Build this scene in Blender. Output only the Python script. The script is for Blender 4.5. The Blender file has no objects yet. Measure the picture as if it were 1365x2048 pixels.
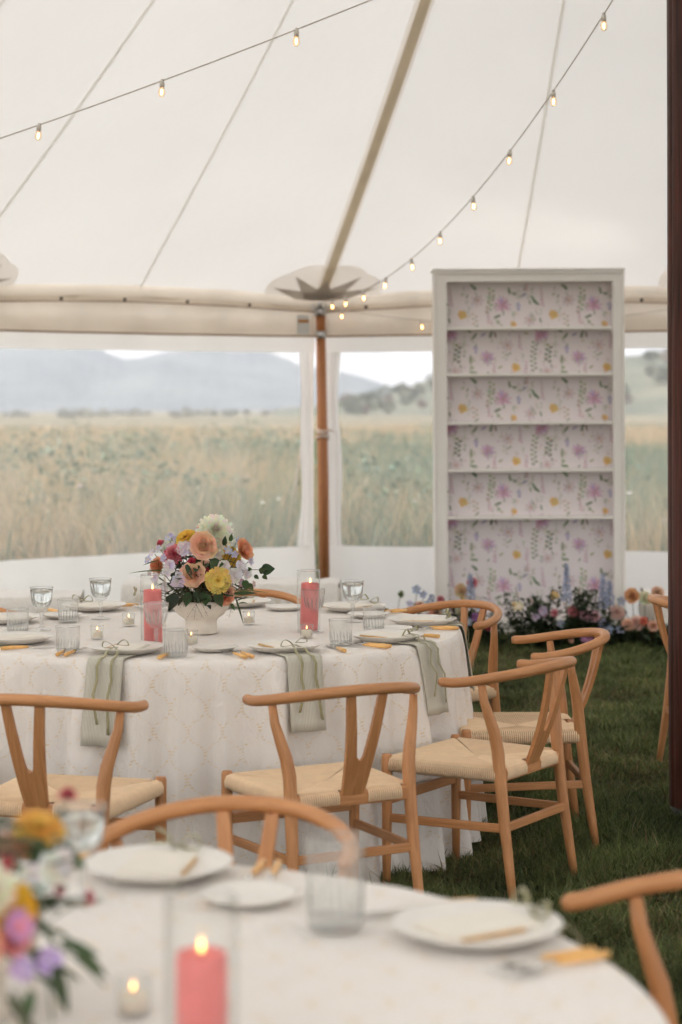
import bpy, math, random
import numpy as np
from mathutils import Vector, Matrix

# ---------------------------------------------------------------- camera, sky, sun, exposure
sc = bpy.context.scene
EYE, HOR, FPX = 1.56, 818.0, 3914.0          # eye height (m), horizon row and focal length in photo pixels
cam_d = bpy.data.cameras.new('camera'); cam = bpy.data.objects.new('camera', cam_d)
sc.collection.objects.link(cam); sc.camera = cam
cam.location = (0, 0, EYE); cam.rotation_euler = (math.radians(90), math.radians(0.25), 0)
cam_d.sensor_fit = 'VERTICAL'; cam_d.sensor_height = 36.0; cam_d.sensor_width = 24.0
cam_d.lens = 36.0 * FPX / 2048.0
cam_d.shift_y = -(1024 - HOR) / 2048.0
cam_d.clip_start = 0.05; cam_d.clip_end = 9000
cam_d.dof.use_dof = True; cam_d.dof.focus_distance = 7.0; cam_d.dof.aperture_fstop = 2.8

world = bpy.data.worlds.new('World'); sc.world = world; world.use_nodes = True
wn = world.node_tree.nodes; wl = world.node_tree.links
wn.clear()
sky = wn.new('ShaderNodeTexSky'); sky.sky_type = 'NISHITA'; sky.sun_disc = False
SUN_EL, SUN_AZ = math.radians(66), math.radians(-110)
sky.sun_elevation = SUN_EL; sky.sun_rotation = SUN_AZ; sky.air_density = 1.0; sky.dust_density = 7.0; sky.ozone_density = 1.0
hs = wn.new('ShaderNodeHueSaturation'); hs.inputs['Saturation'].default_value = 0.22
bg = wn.new('ShaderNodeBackground'); bg.inputs['Strength'].default_value = 0.15
wo = wn.new('ShaderNodeOutputWorld')
ov = wn.new('ShaderNodeMix'); ov.data_type = 'RGBA'; ov.inputs['Factor'].default_value = 0.65      # even white cloud layer over the clear-sky model
ov.inputs['B'].default_value = (3.02, 2.95, 2.90, 1)
wl.new(sky.outputs[0], hs.inputs['Color']); wl.new(hs.outputs[0], ov.inputs['A']); wl.new(ov.outputs['Result'], bg.inputs['Color']); wl.new(bg.outputs[0], wo.inputs['Surface'])
sun_d = bpy.data.lights.new('sun', 'SUN'); sun_d.energy = 0.5; sun_d.angle = math.radians(25); sun_d.color = (1, 0.96, 0.9)
sun = bpy.data.objects.new('sun', sun_d); sc.collection.objects.link(sun)
sdir = Vector((math.sin(SUN_AZ) * math.cos(SUN_EL), math.cos(SUN_AZ) * math.cos(SUN_EL), math.sin(SUN_EL)))
sun.rotation_euler = sdir.to_track_quat('Z', 'Y').to_euler()
sc.view_settings.view_transform = 'Standard'; sc.view_settings.look = 'None'
sc.view_settings.gamma = 1.0; sc.view_settings.use_curve_mapping = False
sc.view_settings.exposure = 2.14
sc.render.engine = 'CYCLES'
sc.cycles.use_denoising = True
sc.cycles.max_bounces = 8; sc.cycles.diffuse_bounces = 4; sc.cycles.transparent_max_bounces = 24
sc.cycles.volume_bounces = 0; sc.cycles.sample_clamp_indirect = 6.0
sc.cycles.use_adaptive_sampling = True; sc.cycles.adaptive_threshold = 0.03
sc.cycles.caustics_reflective = False; sc.cycles.caustics_refractive = False

rng = random.Random(7); nrng = np.random.default_rng(7)
COL = sc.collection
PI = math.pi

def at(px, py, z):
    D = FPX * (EYE - z) / (py - HOR); return Vector(((px - 682.5) / FPX * D, D, z))
def atD(px, py, D):
    return Vector(((px - 682.5) / FPX * D, D, EYE + (HOR - py) / FPX * D))

# ---------------------------------------------------------------- helpers
class MB:
    def __init__(s): s.v = []; s.f = []; s.c = []; s.u = []; s.hc = False; s.hu = False
    def add(s, vs, fs, col=None, uvs=None):
        b = len(s.v); s.v += [tuple(p) for p in vs]; s.f += [tuple(b + i for i in q) for q in fs]
        n = len(vs)
        if col is not None: s.hc = True
        if col is None: col = (1, 1, 1)
        s.c += ([tuple(col)] * n if not isinstance(col, list) else col)
        if uvs is not None: s.hu = True; s.u += uvs
        else: s.u += [(0, 0)] * n
    def box(s, x0, x1, y0, y1, z0, z1, col=None):
        vs = [(x, y, z) for z in (z0, z1) for y in (y0, y1) for x in (x0, x1)]
        s.add(vs, [(0, 2, 3, 1), (4, 5, 7, 6), (0, 1, 5, 4), (2, 6, 7, 3), (0, 4, 6, 2), (1, 3, 7, 5)], col)
    def bar(s, a, b, w, h, col=None):
        # rectangular bar from a to b; w horizontal thickness, h vertical
        a = Vector(a); b = Vector(b); d = (b - a).normalized()
        up = Vector((0, 0, 1)) if abs(d.z) < .9 else Vector((0, 1, 0))
        sx = d.cross(up).normalized(); uz = sx.cross(d).normalized()
        vs = [p + sx * (i * w / 2) + uz * (j * h / 2) for p in (a, b) for j in (-1, 1) for i in (-1, 1)]
        L = (b - a).length; uo = (a.x * 3.7 + a.z * 5.1) % 1
        s.add(vs, [(0, 2, 3, 1), (4, 5, 7, 6), (0, 1, 5, 4), (2, 6, 7, 3), (0, 4, 6, 2), (1, 3, 7, 5)], col, [(uo + i * w + j * h, p_) for p_ in (0, L) for j in (-1, 1) for i in (-1, 1)])
    def tube(s, pts, rad, n=8, cap=True, col=None, ref=None, uvlen=False):
        pts = [Vector(p) for p in pts]; m = len(pts)
        if not isinstance(rad, (list, tuple)): rad = [rad] * m
        nrm = Vector(ref) if ref else None; vs = []; uvs = []; L = 0
        for i, p in enumerate(pts):
            t = (pts[min(i + 1, m - 1)] - pts[max(i - 1, 0)]).normalized()
            if nrm is None:
                nrm = t.orthogonal().normalized()
            nrm = (nrm - t * nrm.dot(t))
            nrm = nrm.normalized() if nrm.length > 1e-6 else t.orthogonal().normalized()
            b = t.cross(nrm)
            if i: L += (pts[i] - pts[i - 1]).length
            for k in range(n):
                a = 2 * PI * k / n
                vs.append(p + (nrm * math.cos(a) + b * math.sin(a)) * rad[i]); uvs.append((k / n * .1, L))
        fs = [(i * n + k, i * n + (k + 1) % n, (i + 1) * n + (k + 1) % n, (i + 1) * n + k) for i in range(m - 1) for k in range(n)]
        if cap: fs += [tuple(range(n))[::-1], tuple((m - 1) * n + k for k in range(n))]
        s.add(vs, fs, col, uvs)
    def lathe(s, prof, n=32, o=(0, 0, 0), col=None, closed=False, mod=None):
        vs = []; m = len(prof)
        for i, (r, z) in enumerate(prof):
            for k in range(n):
                a = 2 * PI * k / n; q = mod(a, i, r, z) if mod else r
                vs.append((o[0] + q * math.cos(a), o[1] + q * math.sin(a), o[2] + z))
        fs = [(i * n + k, i * n + (k + 1) % n, (i + 1) * n + (k + 1) % n, (i + 1) * n + k) for i in range(m - 1) for k in range(n)]
        if prof[0][0] > 1e-4 and not closed: pass
        s.add(vs, fs, col)
    def grid(s, P, col=None, uv=None, flip=False):
        # P: list of rows of points
        r = len(P); c = len(P[0]); vs = [p for row in P for p in row]
        fs = [(i * c + j, i * c + j + 1, (i + 1) * c + j + 1, (i + 1) * c + j) for i in range(r - 1) for j in range(c - 1)]
        s.add(vs, fs, col, uv)
    def build(s, name, mats, parent=None, smooth=True, loc=None):
        me = bpy.data.meshes.new(name); me.from_pydata(s.v, [], s.f); me.update()
        if smooth: me.polygons.foreach_set('use_smooth', [True] * len(me.polygons))
        if s.hc:
            ca = me.color_attributes.new('Col', 'FLOAT_COLOR', 'POINT')
            ca.data.foreach_set('color', np.array([(c[0], c[1], c[2], 1.0) for c in s.c], dtype=np.float32).ravel())
        if s.hu:
            uvl = me.uv_layers.new(name='UVMap')
            li = np.zeros(len(me.loops), dtype=np.int32); me.loops.foreach_get('vertex_index', li)
            uvl.data.foreach_set('uv', np.array(s.u, dtype=np.float32)[li].ravel())
        me.materials.append(mats)
        o = bpy.data.objects.new(name, me); COL.objects.link(o)
        if parent: o.parent = parent
        if loc is not None: o.location = loc
        return o

def bevel(o, w=.003, seg=2):
    m = o.modifiers.new('bevel', 'BEVEL'); m.width = w; m.segments = seg; m.limit_method = 'ANGLE'; m.angle_limit = math.radians(40)
    m.harden_normals = False
    return o
def auto_smooth(o, ang=35):
    me = o.data; me.polygons.foreach_set('use_smooth', [True] * len(me.polygons))
    try: me.set_sharp_from_angle(angle=math.radians(ang))
    except Exception: pass
    return o
def empty(name, loc=(0, 0, 0), rz=0.0):
    o = bpy.data.objects.new(name, None); COL.objects.link(o); o.location = loc; o.rotation_euler = (0, 0, rz); o.empty_display_size = .05
    return o
def tag(o, label=None, cat=None, group=None, kind=None):
    if label: o['label'] = label
    if cat: o['category'] = cat
    if group: o['group'] = group
    if kind: o['kind'] = kind
    return o
def copy_tree(o, parent=None):
    c = o.copy(); COL.objects.link(c); c.parent = parent
    for ch in list(o.children):
        copy_tree(ch, c)
    return c
def np_mesh(name, verts, tris, mat, cols=None, parent=None, smooth=False):
    me = bpy.data.meshes.new(name); n = len(verts); t = len(tris)
    me.vertices.add(n); me.vertices.foreach_set('co', verts.astype(np.float32).ravel())
    me.loops.add(t * 3); me.loops.foreach_set('vertex_index', tris.astype(np.int32).ravel())
    me.polygons.add(t); me.polygons.foreach_set('loop_start', np.arange(0, t * 3, 3, dtype=np.int32))
    me.polygons.foreach_set('loop_total', np.full(t, 3, dtype=np.int32))
    if smooth: me.polygons.foreach_set('use_smooth', np.ones(t, dtype=bool))
    me.update(calc_edges=True)
    if cols is not None:
        ca = me.color_attributes.new('Col', 'FLOAT_COLOR', 'POINT')
        ca.data.foreach_set('color', np.hstack([cols, np.ones((n, 1))]).astype(np.float32).ravel())
    me.materials.append(mat); o = bpy.data.objects.new(name, me); COL.objects.link(o)
    if parent: o.parent = parent
    return o

# ---------------------------------------------------------------- materials
def nt(name):
    m = bpy.data.materials.new(name); m.use_nodes = True; n = m.node_tree.nodes; n.clear()
    out = n.new('ShaderNodeOutputMaterial'); return m, n, m.node_tree.links, out
def pbr(name, col, rough=.6, var=0.0, vscale=8.0, bump=0.0, bscale=60.0, spec=.5, metal=0.0, attr=False, trans=0.0, vec=None, sheen=0.0, col2=None, sss=0.0):
    m, n, l, out = nt(name); p = n.new('ShaderNodeBsdfPrincipled')
    p.inputs['Roughness'].default_value = rough; p.inputs['Metallic'].default_value = metal
    p.inputs['Specular IOR Level'].default_value = spec
    if sheen: p.inputs['Sheen Weight'].default_value = sheen
    if sss:
        p.inputs['Subsurface Weight'].default_value = sss; p.inputs['Subsurface Radius'].default_value = (.02, .01, .008); p.inputs['Subsurface Scale'].default_value = .5
    tc = n.new('ShaderNodeTexCoord'); src = tc.outputs['Object']
    if vec:
        mp = n.new('ShaderNodeMapping'); mp.inputs['Scale'].default_value = vec; l.new(src, mp.inputs[0]); src = mp.outputs[0]
    csock = None
    if attr:
        a = n.new('ShaderNodeAttribute'); a.attribute_name = 'Col'; csock = a.outputs['Color']
    if var > 0 or col2:
        nz = n.new('ShaderNodeTexNoise'); nz.inputs['Scale'].default_value = vscale; nz.inputs['Detail'].default_value = 6; nz.inputs['Roughness'].default_value = .6
        l.new(src, nz.inputs['Vector'])
        if col2:
            cr = n.new('ShaderNodeValToRGB'); cr.color_ramp.elements[0].position = .36; cr.color_ramp.elements[1].position = .66
            cr.color_ramp.elements[0].color = (*col2, 1); cr.color_ramp.elements[1].color = (*col, 1)
            l.new(nz.outputs['Fac'], cr.inputs[0]); csock = cr.outputs[0]
        else:
            mr = n.new('ShaderNodeMapRange'); mr.inputs['From Min'].default_value = .3; mr.inputs['From Max'].default_value = .7
            mr.inputs['To Min'].default_value = 1 - var; mr.inputs['To Max'].default_value = 1 + var; l.new(nz.outputs['Fac'], mr.inputs[0])
            mx = n.new('ShaderNodeVectorMath'); mx.operation = 'SCALE'
            if csock: l.new(csock, mx.inputs[0])
            else: mx.inputs[0].default_value = col
            l.new(mr.outputs[0], mx.inputs['Scale']); csock = mx.outputs[0]
    if csock: l.new(csock, p.inputs['Base Color'])
    else: p.inputs['Base Color'].default_value = (*col, 1)
    if bump > 0:
        nb = n.new('ShaderNodeTexNoise'); nb.inputs['Scale'].default_value = bscale; nb.inputs['Detail'].default_value = 4; l.new(src, nb.inputs['Vector'])
        bp = n.new('ShaderNodeBump'); bp.inputs['Strength'].default_value = bump; bp.inputs['Distance'].default_value = .01
        l.new(nb.outputs['Fac'], bp.inputs['Height']); l.new(bp.outputs[0], p.inputs['Normal'])
    if trans > 0:
        t = n.new('ShaderNodeBsdfTranslucent'); mix = n.new('ShaderNodeMixShader'); mix.inputs[0].default_value = trans
        if csock: l.new(csock, t.inputs['Color'])
        else: t.inputs['Color'].default_value = (*col, 1)
        l.new(p.outputs[0], mix.inputs[1]); l.new(t.outputs[0], mix.inputs[2]); l.new(mix.outputs[0], out.inputs['Surface'])
    else: l.new(p.outputs[0], out.inputs['Surface'])
    return m
def thin_glass(name, tint=(.97, .98, .98), ior=1.45, rough=.02, milk=0.0, milkcol=(.9, .9, .9), extra=0.0, bump=0.0, bscale=3.0):
    m, n, l, out = nt(name)
    tr = n.new('ShaderNodeBsdfTransparent'); tr.inputs['Color'].default_value = (*tint, 1)
    gl = n.new('ShaderNodeBsdfGlossy'); gl.inputs['Roughness'].default_value = rough
    lw = n.new('ShaderNodeLayerWeight'); f0 = ((ior - 1) / (ior + 1)) ** 2 + extra
    pw = n.new('ShaderNodeMath'); pw.operation = 'POWER'; l.new(lw.outputs['Facing'], pw.inputs[0]); pw.inputs[1].default_value = 4.0
    mix = n.new('ShaderNodeMixShader')
    ad = n.new('ShaderNodeMath'); ad.operation = 'MULTIPLY_ADD'; ad.inputs[1].default_value = .9 - f0; ad.inputs[2].default_value = f0; ad.use_clamp = True
    l.new(pw.outputs[0], ad.inputs[0]); fac = ad.outputs[0]
    l.new(fac, mix.inputs[0]); base = tr.outputs[0]
    if bump:
        tc = n.new('ShaderNodeTexCoord'); mpv = n.new('ShaderNodeMapping'); mpv.inputs['Scale'].default_value = (1.6, 1.6, .9); l.new(tc.outputs['Object'], mpv.inputs[0]); nb = n.new('ShaderNodeTexNoise'); nb.inputs['Scale'].default_value = bscale; nb.inputs['Detail'].default_value = 4; nb.inputs['Distortion'].default_value = .8; l.new(mpv.outputs[0], nb.inputs['Vector'])
        bp = n.new('ShaderNodeBump'); bp.inputs['Strength'].default_value = bump; bp.inputs['Distance'].default_value = .1
        l.new(nb.outputs['Fac'], bp.inputs['Height']); l.new(bp.outputs[0], gl.inputs['Normal'])
    if milk:
        df = n.new('ShaderNodeBsdfDiffuse'); df.inputs['Color'].default_value = (*milkcol, 1)
        tl = n.new('ShaderNodeBsdfTranslucent'); tl.inputs['Color'].default_value = (*milkcol, 1)
        m1 = n.new('ShaderNodeMixShader'); m1.inputs[0].default_value = .6; l.new(df.outputs[0], m1.inputs[1]); l.new(tl.outputs[0], m1.inputs[2])
        m2 = n.new('ShaderNodeMixShader'); m2.inputs[0].default_value = milk
        if bump:
            mr = n.new('ShaderNodeMapRange'); mr.inputs['From Min'].default_value = .3; mr.inputs['From Max'].default_value = .7
            mr.inputs['To Min'].default_value = milk * .8; mr.inputs['To Max'].default_value = milk * 1.3; l.new(nb.outputs['Fac'], mr.inputs[0]); l.new(mr.outputs[0], m2.inputs[0])
        l.new(tr.outputs[0], m2.inputs[1]); l.new(m1.outputs[0], m2.inputs[2]); base = m2.outputs[0]
    l.new(base, mix.inputs[1]); l.new(gl.outputs[0], mix.inputs[2]); l.new(mix.outputs[0], out.inputs['Surface'])
    return m
def emit(name, col, s):
    m, n, l, out = nt(name); e = n.new('ShaderNodeEmission'); e.inputs[0].default_value = (*col, 1); e.inputs[1].default_value = s
    l.new(e.outputs[0], out.inputs['Surface']); m.cycles.emission_sampling = 'NONE'; return m
def fabric(name, col, trans, var=.03, vscale=1.2, bump=.15, bscale=400):
    m, n, l, out = nt(name)
    tc = n.new('ShaderNodeTexCoord'); nz = n.new('ShaderNodeTexNoise'); nz.inputs['Scale'].default_value = vscale; nz.inputs['Detail'].default_value = 5
    l.new(tc.outputs['Object'], nz.inputs['Vector'])
    mr = n.new('ShaderNodeMapRange'); mr.inputs['From Min'].default_value = .3; mr.inputs['From Max'].default_value = .7
    mr.inputs['To Min'].default_value = 1 - var; mr.inputs['To Max'].default_value = 1 + var; l.new(nz.outputs['Fac'], mr.inputs[0])
    mx = n.new('ShaderNodeVectorMath'); mx.operation = 'SCALE'; mx.inputs[0].default_value = col; l.new(mr.outputs[0], mx.inputs['Scale'])
    d = n.new('ShaderNodeBsdfDiffuse'); t = n.new('ShaderNodeBsdfTranslucent'); mix = n.new('ShaderNodeMixShader'); mix.inputs[0].default_value = trans
    l.new(mx.outputs[0], d.inputs['Color']); l.new(mx.outputs[0], t.inputs['Color'])
    if bump:
        nb = n.new('ShaderNodeTexNoise'); nb.inputs['Scale'].default_value = 2.2; nb.inputs['Detail'].default_value = 3; l.new(tc.outputs['Object'], nb.inputs['Vector'])
        bp = n.new('ShaderNodeBump'); bp.inputs['Strength'].default_value = bump; bp.inputs['Distance'].default_value = .05
        l.new(nb.outputs['Fac'], bp.inputs['Height']); l.new(bp.outputs[0], d.inputs['Normal']); l.new(bp.outputs[0], t.inputs['Normal'])
    l.new(d.outputs[0], mix.inputs[1]); l.new(t.outputs[0], mix.inputs[2]); l.new(mix.outputs[0], out.inputs['Surface'])
    return m
def wood(name, c1, c2, scale=(26, 26, 2.2), rough=.42, spec=.45, uv=False):
    m, n, l, out = nt(name); p = n.new('ShaderNodeBsdfPrincipled'); p.inputs['Roughness'].default_value = rough; p.inputs['Specular IOR Level'].default_value = spec
    tc = n.new('ShaderNodeTexCoord'); mp = n.new('ShaderNodeMapping'); mp.inputs['Scale'].default_value = scale
    l.new(tc.outputs['UV' if uv else 'Object'], mp.inputs[0])
    oi = n.new('ShaderNodeObjectInfo'); 
    n1 = n.new('ShaderNodeTexNoise'); n1.noise_dimensions = '4D'; n1.inputs['Scale'].default_value = 3; n1.inputs['Detail'].default_value = 6; n1.inputs['Roughness'].default_value = .65; n1.inputs['Distortion'].default_value = .6
    l.new(mp.outputs[0], n1.inputs['Vector'])
    ml = n.new('ShaderNodeMath'); ml.operation = 'MULTIPLY'; ml.inputs[1].default_value = 37.0; l.new(oi.outputs['Random'], ml.inputs[0]); l.new(ml.outputs[0], n1.inputs['W'])
    cr = n.new('ShaderNodeValToRGB'); cr.color_ramp.elements[0].position = .32; cr.color_ramp.elements[1].position = .68
    cr.color_ramp.elements[0].color = (*c2, 1); cr.color_ramp.elements[1].color = (*c1, 1); l.new(n1.outputs['Fac'], cr.inputs[0])
    hv = n.new('ShaderNodeHueSaturation'); mr = n.new('ShaderNodeMapRange'); mr.inputs['To Min'].default_value = .90; mr.inputs['To Max'].default_value = 1.08
    l.new(oi.outputs['Random'], mr.inputs[0]); l.new(mr.outputs[0], hv.inputs['Value']); l.new(cr.outputs[0], hv.inputs['Color'])
    l.new(hv.outputs[0], p.inputs['Base Color'])
    bp = n.new('ShaderNodeBump'); bp.inputs['Strength'].default_value = .06; bp.inputs['Distance'].default_value = .004; l.new(n1.outputs['Fac'], bp.inputs['Height']); l.new(bp.outputs[0], p.inputs['Normal'])
    l.new(p.outputs[0], out.inputs['Surface']); return m

M = {}
M['beech'] = wood('beech', (.62, .300, .126), (.42, .178, .064), scale=(30, 2.6, 1), uv=True)
M['pole_wood'] = wood('pole_wood', (.45, .19, .072), (.31, .115, .04), scale=(30, 30, 1.2), rough=.5)
M['dark_wood'] = wood('dark_wood', (.12, .034, .020), (.012, .004, .003), scale=(34, 34, .6), rough=.5, spec=.3)
M['cord'] = pbr('cord', (.84, .63, .42), .85, var=.06, vscale=30, spec=.15)
M['cord_core'] = pbr('cord_core', (.22, .14, .07), .9)
M['roof'] = fabric('roof', (.75, .73, .705), .262, var=.02, vscale=.9, bump=.3)
M['canvas'] = fabric('canvas', (.74, .66, .565), .36, var=.06, vscale=3.0)
M['seam'] = fabric('seam', (.88, .86, .81), .72, var=.05)
M['webbing'] = fabric('webbing', (.72, .63, .49), .52, var=.06, vscale=6)
M['patch'] = fabric('patch', (.92, .88, .83), .74, var=.04)
M['star'] = fabric('star', (.62, .57, .52), .36, var=.05)
M['wall'] = fabric('wall', (.83, .81, .785), .42, var=.03, vscale=1.5)
M['piping'] = pbr('piping', (.36, .235, .15), .8)
M['vinyl'] = thin_glass('vinyl', (.96, .965, .965), 1.3, .12, milk=.17, milkcol=(.94, .94, .95), bump=.3, bscale=2.5)
M['metal'] = pbr('metal', (.62, .62, .62), .28, metal=1.0)
M['silver'] = pbr('silver', (.72, .70, .67), .22, metal=1.0)
M['black'] = pbr('black', (.012, .012, .012), .6)
M['white_paint'] = pbr('white_paint', (.88, .845, .80), .45, var=.02, vscale=3)
M['rope'] = pbr('rope', (.68, .56, .47), .9, var=.1, vscale=80)
M['plate'] = pbr('plate', (.80, .765, .71), .35, var=.03, vscale=25)
M['stoneware'] = pbr('stoneware', (.74, .67, .58), .55, var=.05, vscale=30, bump=.1, bscale=90)
M['paper'] = pbr('paper', (.82, .77, .68), .8, var=.03, vscale=20)
M['amber'] = pbr('amber', (.80, .46, .155), .3, var=.22, vscale=22, sss=.2)
M['amber_edge'] = pbr('amber_edge', (.62, .37, .14), .5, var=.15, vscale=30)
M['ribbon'] = pbr('ribbon', (.335, .305, .165), .7, sheen=.3, var=.08, vscale=40)
M['candle'] = pbr('candle', (.76, .21, .20), .45, var=.12, vscale=26, sss=.5, bump=.15, bscale=60)
M['wax'] = pbr('wax', (.80, .73, .61), .5, sss=.4)
M['wick'] = pbr('wick', (.03, .02, .015), .9)
M['flame'] = emit('flame', (1.0, .44, .12), 2.3)
M['filament'] = emit('filament', (1.0, .50, .19), 5.0)
M['crystal'] = thin_glass('crystal', (.988, .99, .986), 1.45, .03, extra=.005, milk=.075, milkcol=(.95, .95, .94))
M['glass'] = thin_glass('glass', (.99, .993, .99), 1.4, .01)
M['bulb'] = thin_glass('bulb', (.98, .93, .84), 1.4, .02, milk=.12, milkcol=(1, .8, .55))
M['socket'] = pbr('socket', (.66, .62, .56), .5)
M['cable'] = pbr('cable', (.50, .43, .35), .7)
M['petal'] = pbr('petal', (1, 1, 1), .6, attr=True, trans=.25, var=.06, vscale=60, spec=.2)
M['leaf'] = pbr('leaf', (1, 1, 1), .5, attr=True, trans=.22, var=.15, vscale=40, spec=.3)
M['print'] = pbr('print', (1, 1, 1), .7, attr=True, var=.10, vscale=60, spec=.2)
M['wallpaper'] = pbr('wallpaper', (.84, .775, .79), .7, var=.025, vscale=5)
M['cream'] = pbr('cream', (.66, .60, .52), .85, var=.05, vscale=12, bump=.2, bscale=200)
M['fur'] = pbr('fur', (.76, .72, .665), .95, var=.08, vscale=35, bump=.8, bscale=70, sheen=.4)
M['grass'] = pbr('grass', (1, 1, 1), .55, attr=True, trans=.25, spec=.25)
M['soil'] = pbr('soil', (.040, .044, .018), .95, col2=(.020, .022, .010), vscale=3.0, spec=.1)
M['tag'] = pbr('tag', (.62, .62, .60), .7)
M['tag_band'] = pbr('tag_band', (.50, .22, .05), .7)

def cloth_mat():
    # off-white cotton with an ogee lattice of small yellow tufts; UV in metres
    m, n, l, out = nt('embroidered_cloth')
    uvn = n.new('ShaderNodeUVMap'); sep = n.new('ShaderNodeSeparateXYZ'); l.new(uvn.outputs[0], sep.inputs[0])
    def math_(op, a, b=None, c=None):
        q = n.new('ShaderNodeMath'); q.operation = op
        for i, val in enumerate((a, b, c)):
            if val is None: continue
            if isinstance(val, (int, float)): q.inputs[i].default_value = val
            else: l.new(val, q.inputs[i])
        return q.outputs[0]
    u, v = sep.outputs[0], sep.outputs[1]
    nz = n.new('ShaderNodeTexNoise'); nz.inputs['Scale'].default_value = 11; l.new(uvn.outputs[0], nz.inputs['Vector'])
    wob = math_('MULTIPLY_ADD', nz.outputs['Fac'], .034, -.017)
    u = math_('ADD', u, wob)
    P, A, H = .056, .0265, .150
    cv_ = math_('COSINE', math_('MULTIPLY', v, 2 * PI / H)); cs = math_('MULTIPLY', math_('MULTIPLY', math_('SIGN', cv_), math_('POWER', math_('ABSOLUTE', cv_), .62)), A)
    def dist(x): # |wrap(x, 2P)|
        w = math_('WRAP', x, P, -P); return math_('ABSOLUTE', w)
    d = math_('MINIMUM', dist(math_('SUBTRACT', u, cs)), dist(math_('ADD', math_('SUBTRACT', u, P), cs)))
    line = n.new('ShaderNodeMapRange'); line.interpolation_type = 'SMOOTHSTEP'; line.inputs['From Min'].default_value = .0052; line.inputs['From Max'].default_value = .0026
    l.new(d, line.inputs[0])
    dots = n.new('ShaderNodeMapRange'); dots.inputs['From Min'].default_value = -.1; dots.inputs['From Max'].default_value = .4
    sn = math_('SINE', math_('MULTIPLY', math_('ADD', v, math_('MULTIPLY', u, .25)), 2 * PI / .0108)); l.new(sn, dots.inputs[0])
    n2 = n.new('ShaderNodeTexNoise'); n2.inputs['Scale'].default_value = 70; l.new(uvn.outputs[0], n2.inputs['Vector'])
    br = n.new('ShaderNodeMapRange'); br.inputs['From Min'].default_value = .38; br.inputs['From Max'].default_value = .56; l.new(n2.outputs['Fac'], br.inputs[0])
    mask = math_('MULTIPLY', math_('MULTIPLY', line.outputs[0], dots.outputs[0]), br.outputs[0])
    mc = n.new('ShaderNodeMix'); mc.data_type = 'RGBA'; mc.inputs['A'].default_value = (.82, .77, .72, 1); mc.inputs['B'].default_value = (.78, .60, .33, 1)
    l.new(math_('MULTIPLY', mask, .72), mc.inputs['Factor'])
    p = n.new('ShaderNodeBsdfPrincipled'); p.inputs['Roughness'].default_value = .9; p.inputs['Specular IOR Level'].default_value = .1; p.inputs['Sheen Weight'].default_value = .15
    l.new(mc.outputs['Result'], p.inputs['Base Color'])
    tc = n.new('ShaderNodeTexCoord'); n3 = n.new('ShaderNodeTexNoise'); n3.inputs['Scale'].default_value = 220; n3.inputs['Detail'].default_value = 2
    mp = n.new('ShaderNodeMapping'); mp.inputs['Scale'].default_value = (1, .45, 1); l.new(uvn.outputs[0], mp.inputs[0]); l.new(mp.outputs[0], n3.inputs['Vector'])
    n4 = n.new('ShaderNodeTexNoise'); n4.inputs['Scale'].default_value = 26; n4.inputs['Detail'].default_value = 5; n4.inputs['Distortion'].default_value = 1.2; l.new(mp.outputs[0], n4.inputs['Vector'])
    hsum = math_('ADD', math_('MULTIPLY', mask, .8), math_('ADD', math_('MULTIPLY', n3.outputs['Fac'], .5), math_('MULTIPLY', n4.outputs['Fac'], 2.2)))
    bp = n.new('ShaderNodeBump'); bp.inputs['Strength'].default_value = .55; bp.inputs['Distance'].default_value = .005; l.new(hsum, bp.inputs['Height']); l.new(bp.outputs[0], p.inputs['Normal'])
    l.new(p.outputs[0], out.inputs['Surface']); return m
M['cloth'] = cloth_mat()
def napkin_mat():
    m, n, l, out = nt('striped_napkin'); uvn = n.new('ShaderNodeUVMap'); w = n.new('ShaderNodeTexWave'); w.wave_type = 'BANDS'; w.bands_direction = 'X'
    w.inputs['Scale'].default_value = 66; l.new(uvn.outputs[0], w.inputs['Vector'])
    mc = n.new('ShaderNodeMix'); mc.data_type = 'RGBA'; mc.inputs['A'].default_value = (.42, .40, .32, 1); mc.inputs['B'].default_value = (.70, .665, .59, 1); l.new(w.outputs['Fac'], mc.inputs['Factor'])
    p = n.new('ShaderNodeBsdfPrincipled'); p.inputs['Roughness'].default_value = .9; p.inputs['Specular IOR Level'].default_value = .1; l.new(mc.outputs['Result'], p.inputs['Base Color']); l.new(p.outputs[0], out.inputs['Surface']); return m
M['napkin'] = napkin_mat()
def field_mat():
    m, n, l, out = nt('field_ground'); tc = n.new('ShaderNodeTexCoord')
    a = n.new('ShaderNodeTexNoise'); a.inputs['Scale'].default_value = .02; a.inputs['Detail'].default_value = 8; l.new(tc.outputs['Object'], a.inputs['Vector'])
    cr = n.new('ShaderNodeValToRGB'); e = cr.color_ramp.elements; e[0].position = .35; e[0].color = (.10, .105, .07, 1); e[1].position = .62; e[1].color = (.20, .16, .11, 1)
    l.new(a.outputs['Fac'], cr.inputs[0]); p = n.new('ShaderNodeBsdfPrincipled'); p.inputs['Roughness'].default_value = 1; p.inputs['Specular IOR Level'].default_value = .05
    l.new(cr.outputs[0], p.inputs['Base Color']); l.new(p.outputs[0], out.inputs['Surface']); return m
M['field'] = field_mat()
M['hill'] = pbr('hill', (.11, .12, .115), .95, col2=(.055, .065, .07), vscale=.012, spec=.1)
M['hill_near'] = pbr('hill_near', (.15, .145, .105), .95, col2=(.075, .085, .065), vscale=.05, spec=.1)

# ---------------------------------------------------------------- setting: ground, lawn, hills, haze
b = MB(); S = 4000; N = 24
b.grid([[(-S + 2 * S * j / N, -60 + (S + 60) * (i / N) ** 2.2, -.012) for j in range(N + 1)] for i in range(N + 1)])
tag(b.build('ground', M['field'], smooth=False), 'dry meadow ground running to the hills', kind='structure')

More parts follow.
